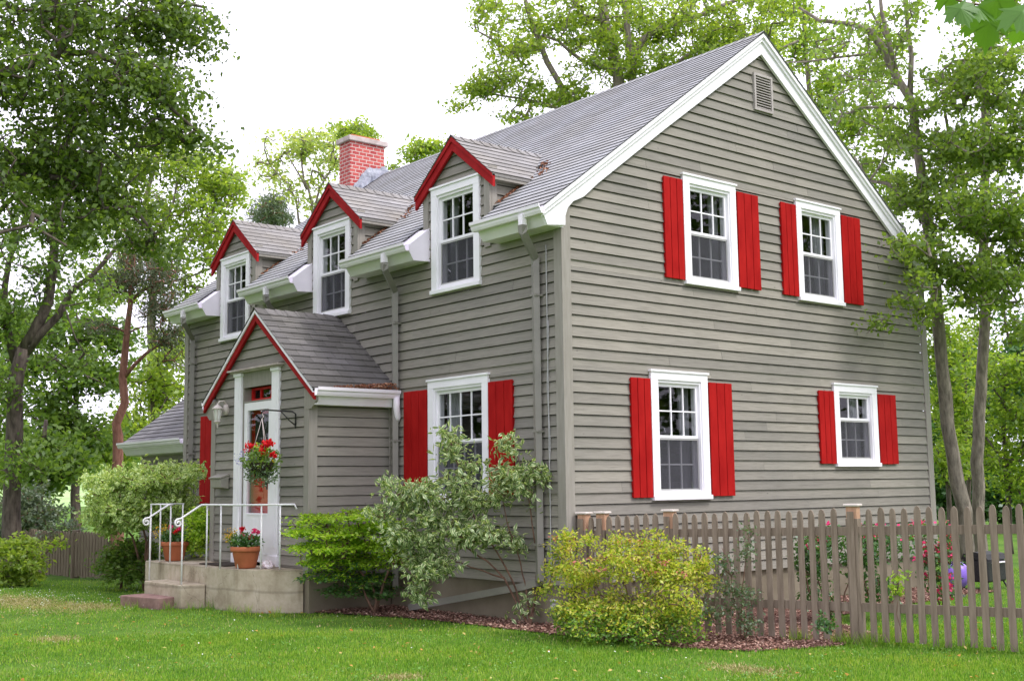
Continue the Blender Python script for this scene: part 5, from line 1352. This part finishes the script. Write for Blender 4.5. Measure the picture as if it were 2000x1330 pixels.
plant('spirea_shrub', 'golden green spirea mound with faded pink flower heads in front of the fence', 'shrub', b,
      [(sp((0, 0, 0), (.1, -.1, .4), (.2, -.35, .75)), .012, .004), (sp((0, 0, 0), (-.1, .2, .35), (-.15, .5, .7)), .012, .004), (sp((0, 0, 0), (.05, .1, .5), (.0, .2, .85)), .012, .004), (sp((0, 0, 0), (-.15, -.2, .3), (-.2, -.6, .55)), .012, .004)],
      [C(1235, 1092, 12.25, 105, 36, .5, 110), C(1125, 1130, 12.5, 48, 36, .45, 52), C(1105, 1072, 12.7, 28, 26, .25, 24), C(1165, 1190, 12.2, 85, 55, .45, 110), C(1315, 1150, 12.0, 70, 55, .5, 90), C(1240, 1215, 11.9, 130, 42, .5, 140), C(1350, 1110, 12.1, 40, 30, .3, 34), C(1330, 1215, 11.9, 60, 40, .4, 55), C(1120, 1215, 12.4, 45, 35, .35, 40), C(1285, 1055, 12.2, 14, 22, .12, 8), C(1200, 1062, 12.3, 12, 20, .12, 7), C(1100, 1045, 12.7, 12, 18, .1, 6), C(1370, 1088, 12.1, 16, 16, .12, 7), C(1078, 1110, 12.7, 14, 14, .12, 6), C(1150, 1050, 12.5, 10, 18, .1, 6), C(1325, 1070, 12.1, 10, 18, .1, 6), C(1390, 1140, 12.1, 14, 16, .1, 7), C(1250, 1050, 12.3, 10, 16, .1, 5), C(1068, 1150, 12.7, 10, 22, .1, 7)],
      [('leaf_spirea', .24, 9), ('leaf_spirea_low', -9, .24)], 'twig', leaf=.042, per=28, spread=.105, seed=52, gaps=.75, fs=7, tip_r=.0022, up=1.0, aspect=.5, step=.12, maxr=.006, trunkname='stem', crownname='foliage',
      extra=[('flower_head', 'f_rose', 26, .03, .55)])
b = np.array([.35, -1.95, G0])
plant('rose_bush', 'thin wispy rose bush with grey green leaves against the pickets right of the spirea', 'shrub', b,
      [(px(12.15, (1455, 1250), (1450, 1180), (1458, 1100), (1462, 1030)), .008, .003), (px(12.15, (1450, 1250), (1435, 1180), (1425, 1100), (1410, 1070)), .007, .003), (px(12.15, (1455, 1250), (1470, 1190), (1462, 1140)), .006, .003)],
      [C(1412, 1100, 12.1, 22, 30, .15, 13), C(1458, 1060, 12.1, 14, 50, .12, 14), C(1440, 1160, 12.1, 45, 40, .2, 30), C(1455, 1215, 12.05, 30, 25, .2, 20), C(1400, 1180, 12, 24, 50, .2, 18)],
      'leaf_rose', 'twig', leaf=.035, per=18, spread=.09, seed=53, tip_r=.002, step=.12, maxr=.005, trunkname='stem', crownname='foliage')
# --- left hand shrubs
b = under(at(285, 1090, 19.3))
plant('dogwood_shrub', 'large pale variegated dogwood left of the stoop under the rear wing', 'shrub', b,
      [([b] + px(19.3, (285, 1060), (270, 1000), (240, 950)), .03, .01), ([b] + px(19.3, (290, 1050), (310, 990), (340, 930)), .03, .01), ([b] + px(19.3, (260, 1050), (220, 1000), (190, 960)), .025, .01)],
      [C(270, 935, 19.3, 95, 30, .8, 90), C(210, 955, 19.3, 48, 30, .6, 45), C(335, 940, 19.2, 48, 34, .5, 46), C(280, 985, 19.2, 100, 30, .8, 90), C(200, 1000, 19.3, 40, 24, .5, 30), C(340, 990, 19.0, 45, 24, .5, 34), C(215, 1030, 19.3, 32, 16, .4, 16), C(385, 925, 18.8, 14, 26, .2, 8), C(285, 1022, 19.2, 50, 14, .4, 22)],
      'leaf_dogwood_pale', 'twig', leaf=.095, per=24, spread=.17, seed=54, gaps=.1, tip_r=.004, up=.6, aspect=.5, droop=.4, maxr=.02, trunkname='stem', crownname='foliage')
b = under(at(235, 1130, 19.6))
plant('garden_shrub', 'deep green shrub left of the stone slab', 'shrub', b, [([b] + px(19.6, (238, 1110), (240, 1080)), .02, .01)],
      [C(245, 1072, 19.6, 42, 18, .5, 50), C(225, 1105, 19.5, 45, 30, .5, 70), C(265, 1115, 19.3, 30, 26, .4, 40), C(290, 1080, 19.6, 20, 30, .4, 26)], 'leaf_mid', 'twig', leaf=.07, per=24, spread=.15, seed=55, tip_r=.003, maxr=.015, up=1.4, trunkname='stem', crownname='foliage')
b = under(np.array([-.75, 7.75, 0]))
plant('garden_shrub', 'fresh green shrub behind the railing beside the entrance', 'shrub', b, [([b, b + (0, 0, .5), b + (-.1, .1, .9)], .02, .01)],
      [C(385, 1010, 18.0, 26, 18, .35, 36), C(390, 1050, 17.9, 24, 36, .35, 44), C(360, 1060, 18.2, 30, 30, .4, 40), C(400, 1025, 17.9, 12, 20, .2, 14)], 'leaf_lime', 'twig', leaf=.06, per=22, spread=.13, seed=56, tip_r=.003, maxr=.012, trunkname='stem', crownname='foliage')
b = under(at(35, 1140, 20.6))
plant('azalea_bush', 'yellow green azalea bush at the lower left edge of the lawn', 'shrub', b, [([b] + px(20.6, (40, 1110), (45, 1080)), .03, .01), ([b] + px(20.6, (70, 1100), (100, 1070), (115, 1055)), .012, .006)],
      [C(25, 1070, 20.6, 50, 26, .6, 60), C(60, 1090, 20.5, 32, 32, .5, 44), C(5, 1115, 20.5, 40, 26, .5, 44), C(50, 1125, 20.5, 35, 16, .4, 26), C(110, 1060, 20.6, 14, 14, .3, 6)], 'leaf_bright', 'twig', leaf=.085, per=20, spread=.15, seed=57, gaps=.2, fs=3, tip_r=.004, maxr=.015, trunkname='stem', crownname='foliage')
b = under(at(50, 1060, 24))
plant('willow_shrub', 'grey green shrub behind the azalea under the forked tree', 'shrub', b, [([b] + px(24, (55, 1040), (70, 990)), .04, .01)],
      [C(40, 990, 24, 60, 30, .9, 70), C(95, 1010, 24, 40, 24, .7, 40), C(20, 1030, 24, 50, 24, .8, 44), C(60, 960, 24, 30, 16, .6, 18)], 'leaf_grey', 'twig', leaf=.09, per=24, spread=.22, seed=58, tip_r=.004, maxr=.02, trunkname='stem', crownname='foliage')
b = under(at(120, 1090, 23))
plant('lilac_shrub', 'bluish open shrub in front of the low brown board fence', 'shrub', b, [([b] + px(23, (120, 1075), (125, 1040)), .02, .008)],
      [C(125, 1035, 23, 40, 18, .6, 34), C(95, 1060, 23, 20, 16, .5, 12)], 'leaf_grey', 'twig', leaf=.07, per=16, spread=.2, seed=59, tip_r=.004, maxr=.012, trunkname='stem', crownname='foliage')
# --- garden behind the fence
b = np.array([3.0, -1.0, G0])
plant('rose_bush', 'green rose bush with pink blooms behind the middle of the picket fence', 'shrub', b,
      [(px(13.6, (1620, 1210), (1600, 1140), (1595, 1060)), .012, .004), (px(13.6, (1640, 1210), (1660, 1130), (1700, 1060)), .012, .004), (px(13.4, (1600, 1220), (1570, 1120), (1560, 1040)), .01, .004)],
      [C(1585, 1090, 13.6, 26, 55, .3, 40), C(1620, 1060, 13.8, 40, 35, .35, 30), C(1690, 1080, 13.8, 40, 60, .4, 46), C(1740, 1060, 14, 40, 45, .4, 30), C(1720, 1150, 13.8, 50, 40, .4, 26), C(1600, 1170, 13.6, 30, 40, .3, 18)],
      'leaf_deep', 'twig', leaf=.06, per=20, spread=.13, seed=60, tip_r=.003, step=.15, maxr=.008, trunkname='stem', crownname='foliage', extra=[('bloom', 'f_pink', 30, .030, .55)])
b = np.array([4.2, -1.9, G0])
plant('rose_bush', 'tall cerise rose in full flower behind the right part of the picket fence', 'shrub', b,
      [(px(14.4, (1840, 1190), (1842, 1120), (1846, 1040)), .01, .004), (px(14.4, (1840, 1190), (1815, 1110), (1800, 1030)), .01, .004)],
      [C(1845, 1080, 14.4, 12, 60, .2, 26), C(1815, 1090, 14.4, 22, 60, .3, 22), C(1845, 1150, 14.4, 18, 40, .25, 14), C(1790, 1040, 14.4, 30, 20, .25, 10)],
      'leaf_deep', 'twig', leaf=.06, per=14, spread=.12, seed=61, tip_r=.003, step=.15, maxr=.008, trunkname='stem', crownname='foliage', extra=[('bloom', 'f_pink', 50, .038, None)])
b = gnd(1590, 1245); b = np.array([.95, -2.6, G0])
for i, (u, v, lb) in enumerate(((1610, 1240, 'low leafy weed at the foot of the big fence post'), (1752, 1170, 'young leafy sapling poking through the right fence pickets'))):
    D_ = 11.55
    b = under(at(u, v, D_))
    plant('weed', lb, 'plant', b, [([b, at(u, v - 10, D_), at(u + 2, v - 40, D_)], .004, .002)], [C(u, v - 20, D_, 18 if i == 0 else 9, 18 if i == 0 else 45, .1, 12)], 'leaf_deep' if i == 0 else 'leaf_lime', 'twig', leaf=.05, per=12, spread=.07, seed=70 + i, tip_r=.002, step=.1, trunkname='stem', crownname='foliage')

# --- flower pots and hanging basket
def bloom_leaves(name, mt, c, r, n, size, parent, up=1.0, flat=(1, 1, 1), asp=.8, seed=0):
    rng = np.random.default_rng(seed)
    P = rng.normal(size=(n, 3)); P = P / np.linalg.norm(P, axis=1, keepdims=True) * (rng.random((n, 1)) ** .4) * r * np.array(flat) + np.array(c)
    return leaves(name, P, size, M[mt], parent, up, asp, rng)
def flower_pot(x, y, s, label, reds, seed):
    t = thing('flower_pot', label, 'flower pot', (x, y, ZL), 'terracotta pots on the stoop')
    q = MB(); q.lathe((x, y, ZL), [(0, .005), (.115 * s, .005), (.125 * s, .02), (.165 * s, .215), (.168 * s, .222), (.185 * s, .222), (.19 * s, .235), (.19 * s, .275), (.183 * s, .285), (.165 * s, .285), (.16 * s, .25), (0, .25)], 32)
    q.build('pot', M['terracotta'], t)
    q = MB(); q.lathe((x, y, ZL), [(.162 * s, .262), (.08, .275), (0, .28)], 16); q.build('soil', M['soil'], t)
    bloom_leaves('foliage', 'leaf_deep', (x - .0, y, ZL + .34), .20 * s, 620, .045, t, flat=(1, 1, .55), seed=seed)
    bloom_leaves('foliage', 'leaf_mid', (x - .05, y + .12, ZL + .36), .15 * s, 260, .035, t, flat=(1, 1, .8), seed=seed + 1)
    rng = random.Random(seed)
    for dx, dy, dz in reds:
        f = bloom_leaves('bloom', 'f_red' if rng.random() < .5 else 'f_pink', (x + dx, y + dy, ZL + dz), .032, 46, .028, t, seed=seed + int(dz * 1000))
        q = MB(); q.tube([(x + dx * .4, y + dy * .4, ZL + .27), (x + dx, y + dy, ZL + dz - .02)], .003, n=5); q.build('flower_stalk', M['leaf_mid'], f)
    bloom_leaves('yellow_flowers', 'f_yellow', (x - .10, y + .22, ZL + .42), .13, 150, .028, t, flat=(1, 1, .9), seed=seed + 5)
    return t
flower_pot(-1.70, 4.45, 1.08, 'terracotta pot with pink geraniums and yellow daisies in front of the storm door', [(.0, .13, .50), (-.02, .06, .51), (.02, -.17, .49), (.05, -.21, .48), (.02, -.10, .40), (-.05, .0, .42)], 101)
flower_pot(-1.62, 6.86, 1.08, 'terracotta pot with red geraniums at the left end of the stoop', [(-.05, .05, .50), (.02, -.10, .47), (-.06, -.15, .43), (.08, .02, .46)], 202)
hb = np.array([-1.80, BY, 2.02])
t = thing('hanging_basket', 'round hanging basket overflowing with red geraniums and blue lobelia by the front door', 'hanging basket', tuple(hb))
q = MB(); q.lathe(tuple(hb), [(0, -.16), (.08, -.15), (.14, -.08), (.16, 0), (.165, .02), (.15, .02), (.13, -.06), (0, -.12)], 20); q.build('basket', M['soil'], t)
q = MB()
for k in range(3):
    a = 2.1 * k + .4; q.tube([(hb[0] + .15 * math.cos(a), hb[1] + .15 * math.sin(a), hb[2] + .02), (hb[0], hb[1], 2.60)], .0045, n=5)
q.tube([(hb[0], hb[1], 2.595), (hb[0] + .02, hb[1], 2.62), (hb[0], hb[1], 2.66), (hb[0] - .01, hb[1], 2.70)], .006, n=6)
q.build('hanger', M['cap'], t)
bloom_leaves('foliage', 'leaf_mid', hb + (0, 0, .02), .27, 900, .042, t, flat=(1, 1, .72), seed=301)
bloom_leaves('foliage', 'leaf_rose', hb + (0, 0, -.12), .24, 900, .028, t, up=0, flat=(1, 1, .8), seed=302)
bloom_leaves('foliage', 'leaf_lime', hb + (0, .02, .16), .11, 160, .04, t, seed=303)
bloom_leaves('trailing_flowers', 'f_white', hb + (0, 0, -.08), .26, 110, .014, t, flat=(1, 1, .7), seed=304)
bloom_leaves('lobelia', 'f_blue', hb + (-.16, .20, .05), .13, 130, .022, t, seed=305)
bloom_leaves('yellow_flowers', 'f_yellow', hb + (.02, -.27, .02), .006, 4, .030, t, seed=306)
for k, (dx, dy, dz, r) in enumerate(((-.08, .20, .21, .065), (-.06, .12, .22, .04), (0, -.10, .24, .05), (.02, -.18, .25, .05), (-.04, -.11, .15, .045), (.03, -.24, .10, .04), (.0, -.03, .21, .03))):
    bloom_leaves('bloom', 'f_red', hb + (dx, dy, dz), r, 80, .034, t, seed=310 + k)
# crumpled bag beside the pot
q = MB(); rng = random.Random(5); n_ = 12
prof = [(0.0, .10), (.05, .09), (.08, .05), (.09, .02), (.06, 0)]
bq = len(q.v)
for r_, z_ in prof:
    for k in range(n_):
        a = 2 * math.pi * k / n_; rr_ = r_ * rng.uniform(.6, 1.3); q.v.append((-1.50 + rr_ * math.cos(a), 4.22 + rr_ * 1.2 * math.sin(a), ZL + z_ * rng.uniform(.8, 1.2)))
for i in range(len(prof) - 1):
    for k in range(n_): q.f.append((bq + i * n_ + k, bq + i * n_ + (k + 1) % n_, bq + (i + 1) * n_ + (k + 1) % n_, bq + (i + 1) * n_ + k))
tag(q.build('crumpled_bag', noisy('pink_white_plastic', (.75, .6, .62), (.8, .78, .8), 20, .5)), 'small crumpled pink and white bag on the stoop beside the right pot', 'bag')
# door mat
q = MB(); q.box(-1.75, -1.33, 5.0 - .05, 5.75, ZL + .001, ZL + .018); tag(q.build('door_mat', M['soil'], bevel=.004), 'dark door mat lying on the concrete landing before the door', 'door mat')

# --- grill and purple ball on the back lawn
gb = under(at(1925, 1150, 17.5)); gb[2] = G0
t = thing('barbecue_grill', 'black barbecue grill on thin legs on the lawn seen through the right fence pickets', 'grill', tuple(gb))
gc = at(1925, 1113, 17.5); gc = np.array([gb[0], gb[1], gc[2]])
q = MB(); q.box(gc[0] - .26, gc[0] + .26, gc[1] - .20, gc[1] + .20, gc[2] - .16, gc[2] + .16); q.build('firebox', M['iron'], t, bevel=.03)
q = MB(); q.prism([(gc[0] - .27, gc[1] + a, gc[2] + z) for a, z in ((-.21, .16), (.21, .16), (.17, .24), (0, .27), (-.17, .24))], [(gc[0] + .27, gc[1] + a, gc[2] + z) for a, z in ((-.21, .16), (.21, .16), (.17, .24), (0, .27), (-.17, .24))]); q.build('lid', M['iron'], t)
for sx in (-1, 1):
    for sy in (-1, 1):
        q = MB(); q.tube([(gc[0] + sx * .22, gc[1] + sy * .16, gc[2] - .15), (gc[0] + sx * .28, gc[1] + sy * .2, G0)], .014, n=6); q.build('leg', M['iron'], t)
q = MB(); q.tube([(gc[0] - .2, gc[1] - .24, gc[2] + .12), (gc[0] + .2, gc[1] - .24, gc[2] + .12)], .012, n=6); q.build('handle', M['fascia'], t)
pb = at(1868, 1122, 16.5)
q = MB(); r_ = .185; zc = G0 + r_
prof = [(0, -1)] + [(math.cos(a), math.sin(a)) for a in np.linspace(-1.45, 1.45, 15)] + [(0, 1)]
q.lathe((pb[0], pb[1], pb[2]), [(r_ * a, r_ * b_) for a, b_ in prof], 24)
t = thing('play_ball_stand', 'purple ball on a low stand on the lawn behind the cerise rose', 'garden ball', (pb[0], pb[1], G0))
q.build('ball', noisy('purple_plastic', (.20, .11, .50), (.26, .15, .58), 2, .35, bstr=0), t)
if pb[2] - r_ > G0:
    q = MB(); q.lathe((pb[0], pb[1], G0), [(.12, 0), (.11, .02), (.03, .04), (.025, pb[2] - G0 - r_ + .01)], 14); q.build('stand', M['iron'], t)

# --- maple leaves close to the camera, top right
def maple_branch():
    root = at(2030, -60, 3.9)
    t = thing('maple_branch', 'maple twig with big lobed green leaves hanging close at the top right corner', 'branch', tuple(root))
    q = MB(); q.tube([root + np.array([.25, .1, .12]), root, at(1990, -4, 3.8), at(1940, 14, 3.7), at(1885, 6, 3.7), at(1850, -6, 3.7)], [.006, .005, .0045, .004, .003, .002], n=6)
    q.tube([at(1985, -10, 3.8), at(1975, 20, 3.8)], .0025, n=5)
    q.build('twig', M['twig'], t)
    half = [(0, 0), (.12, .02), (.42, -.10), (.34, .06), (.62, .20), (.50, .26), (.72, .52), (.56, .50), (.56, .66), (.36, .52), (.28, .44), (.36, .82), (.24, .76), (.20, .90), (.10, .86), (0, 1.12)]
    out = half + [(-x, y) for x, y in half[-2:0:-1]]
    rng = random.Random(3)
    for u, v, s_, rot, tilt in ((1868, 8, .085, 200, .4), (1905, 12, .10, 165, .9), (1932, 22, .125, 182, .25), (1985, 12, .12, 195, .6), (1960, -20, .11, 150, .3), (2005, 40, .10, 170, .8), (1850, -22, .09, 215, .5)):
        c = at(u, v, 3.7 + rng.uniform(-.15, .2)); ro = math.radians(rot)
        ex = CR * math.cos(ro) + CU * math.sin(ro); ey = -CR * math.sin(ro) + CU * math.cos(ro)
        ey = unit(ey * math.cos(tilt) + CF * math.sin(tilt) * (1 if rng.random() < .5 else -1)); nn = np.cross(ex, ey)
        m = MB(); cen = c + ey * s_ * .3
        V = [cen + nn * .008] + [c + ex * x * s_ + ey * y * s_ - nn * (x * x * .25 * s_ + .08 * s_ * y * y) for x, y in out]
        m.add(V, [(0, i, i % (len(V) - 1) + 1) for i in range(1, len(V))])
        m.build('leaf', M['leaf_near'], t)
M['leaf_near'] = leaf_mat('near_maple_foliage', [(0.07, 0.17, 0.015), (0.10, 0.22, 0.025)], 0.5, 0.03, tmul=1.2)
maple_branch()

# ------------------------------------------------------------------ lawn, litter, mulch chips
def inside(P, poly):
    x, y = P[:, 0], P[:, 1]; r = np.zeros(len(P), bool); n = len(poly)
    for i in range(n):
        x1, y1 = poly[i]; x2, y2 = poly[(i + 1) % n]
        c = ((y1 > y) != (y2 > y)) & (x < (x2 - x1) * (y - y1) / (y2 - y1 + 1e-12) + x1); r ^= c
    return r
SOLID = [[(0, -.0), (7.6, 0), (7.6, 10.2), (0, 10.2)], [(-1.28, 3.54), (0, 3.54), (0, 6.4), (-1.28, 6.4)], out, [(.35, 10), (6, 10), (6, 13), (.35, 13)], so_, sb]
def lawn_points(n, D0, D1, power=1.0, margin=60, block=True, beds=True):
    rng = NR
    D = D0 + (D1 - D0) * rng.random(n) ** power
    u = rng.uniform(-margin, 2000 + margin, n)
    fh = unit(np.array([CF[0], CF[1], 0])); rh = unit(np.array([CR[0], CR[1], 0]))
    P = CP[None, :2] + fh[None, :2] * D[:, None] + rh[None, :2] * (D * (u - 1000) / FPX)[:, None]
    k = np.ones(n, bool)
    for s_ in SOLID: k &= ~inside(P, s_)
    if beds: k &= ~inside(P, BED1) & ~inside(P, BED2)
    return P[k]
def blades(name, P, h, w, mt, lean=.5):
    n = len(P); rng = NR
    a = rng.uniform(0, 2 * np.pi, n); l = h * rng.uniform(.5, 1.4, n)
    d = np.stack([np.cos(a), np.sin(a), np.zeros(n)], 1); b0 = rng.uniform(0, 2 * np.pi, n); ln_ = np.stack([np.cos(b0), np.sin(b0), np.zeros(n)], 1) * (l * lean * rng.random(n))[:, None]
    base = np.concatenate([P, np.full((n, 1), G0 - .002)], 1)
    ww = (w * rng.uniform(.7, 1.3, n))[:, None]
    V = np.stack([base - d * ww, base + d * ww, base + ln_ + np.array([0, 0, 1]) * l[:, None]], 1).reshape(-1, 3)
    return bulk_mesh(name, V, np.arange(3 * n).reshape(n, 3), M[mt], None)
# patchy: thinner where the turf is worn down to bare tan earth
WORN = []
for i, (x, y, rx, ry) in enumerate(((-3.4, 8.0, .45, 1.5), (-3.0, 6.6, .35, .5), (-2.4, -4.0, .30, .22), (-1.4, -4.9, .25, .35), (-1.0, -3.4, .2, .4), (-3.4, -1.6, .2, .14), (-4.6, 3.2, .18, .25))):
    WORN.append(((x, y), rx, ry, 0))
P = np.concatenate([lawn_points(190000, 8.6, 13.5), lawn_points(110000, 13, 22)])
for c_, rx_, ry_, o_ in WORN:
    d_ = ((P - np.array(c_)) / np.array([rx_, ry_])); P = P[NR.random(len(P)) < .25 + .75 * np.clip((np.linalg.norm(d_, axis=1) - .5) / .8, 0, 1)]
f = np.sin(P[:, 0] * 1.7 + 1.4 * np.sin(P[:, 1] * 1.1)) + np.sin(P[:, 1] * 2.3 + P[:, 0] * .8)
P = P[NR.random(len(P)) < (.62 + .22 * f)]
tag(blades('grass', P, .030, .0055, 'grass'), 'short mown green lawn grass in front of the house', 'grass', kind='stuff')
DRY = np.concatenate([np.array([c_]) + NR.normal(size=(int(9000 * rx_ * ry_) + 300, 2)) * np.array([rx_, ry_]) * .62 for c_, rx_, ry_, o_ in WORN] + [lawn_points(5000, 9, 18)])
for s_ in SOLID: DRY = DRY[~inside(DRY, s_)]
tag(blades('dry_grass', DRY, .022, .008, 'dry', 1.6), 'straw coloured dry grass in the thin worn patches of the lawn', 'dry grass', kind='stuff')
# taller tufts under the fence and round the stoop
T = []
for k in range(46):
    a = NR.random() ** .6; x = .16 + a * 1.54; y = -.2 - 5.1 * a
    if y > -2.9 and NR.random() < .8: continue
    T.append(np.array([[x, y]]) + NR.normal(size=(60, 2)) * .07)
for k in range(16):
    x, y = [(-1.95, 4.2), (-1.9, 4.9), (-2.3, 5.4), (-2.65, 5.9), (-1.55, 3.75), (-2.1, 5.05)][k % 6]
    T.append(np.array([[x + NR.normal() * .12, y + NR.normal() * .15]]) + NR.normal(size=(24, 2)) * .03)
tag(blades('grass_tufts', np.concatenate(T), .12, .004, 'grass', .9), 'longer unmown grass tufts along the fence foot and round the stoop', 'grass', kind='stuff')
def flat_bits(name, P, z, size, mt, label, cat):
    P3 = np.concatenate([P, z + NR.random((len(P), 1)) * .012], 1)
    o = leaves(name, P3, size, M[mt], None, 3.0, .6, NR, droop=0)
    return tag(o, label, cat, kind='stuff')
flat_bits('fallen_leaves', lawn_points(420, 9, 18), G0 + .025, .045, 'litter', 'scattered orange and tan fallen leaves on the lawn', 'fallen leaves')
Pl = lawn_points(3600, 8.8, 17); Pl = Pl[np.sin(Pl[:, 0] * 2.6 + 2 * np.sin(Pl[:, 1] * 1.9)) + np.sin(Pl[:, 1] * 3.1) > .2]
Pl = np.repeat(Pl, 5, 0) + NR.normal(size=(len(Pl) * 5, 2)) * .035
flat_bits('clover_leaves', Pl, G0 + .022, .022, 'clover', 'patches of small round clover leaves mixed into the lawn', 'clover')
Pc = lawn_points(900, 9, 20); Pd = np.array([[-2.9, 8.2]]) + NR.normal(size=(420, 2)) * np.array([.5, 1.1])
flat_bits('clover_flowers', np.concatenate([Pc[:110], Pd[:300]]), G0 + .04, .022, 'f_white', 'tiny white clover flowers dotted over the lawn', 'clover flowers')
def bed_chips(poly, n):
    p = np.array(poly); lo, hi = p.min(0), p.max(0); Q = lo + (hi - lo) * NR.random((n, 2)); return Q[inside(Q, poly)]
flat_bits('mulch_chips', np.concatenate([bed_chips(BED1, 26000), bed_chips(BED2, 16000)]), G0 + .012, .035, 'chip', 'red brown bark mulch chips covering the beds', 'mulch')
# distant wood on the far side of the field
def far_wood():
    rng = np.random.default_rng(77); P = []
    for i in range(60):
        x = -40 + 300 * rng.random(); y = 150 + 60 * rng.random(); h = 7 + 5 * rng.random()
        q = rng.normal(size=(260, 3)); q = unit(q) * (rng.random((260, 1)) ** .4)
        P.append(q * np.array([4.5, 4.5, h * .55]) + np.array([x, y, G0 + 2 + h * .5]))
    o = leaves('far_wood', np.concatenate(P), 1.3, M['leaf_mid'], None, .8, .8, rng)
    tag(o, 'distant belt of trees beyond the pale field', 'wood', kind='stuff')
far_wood()
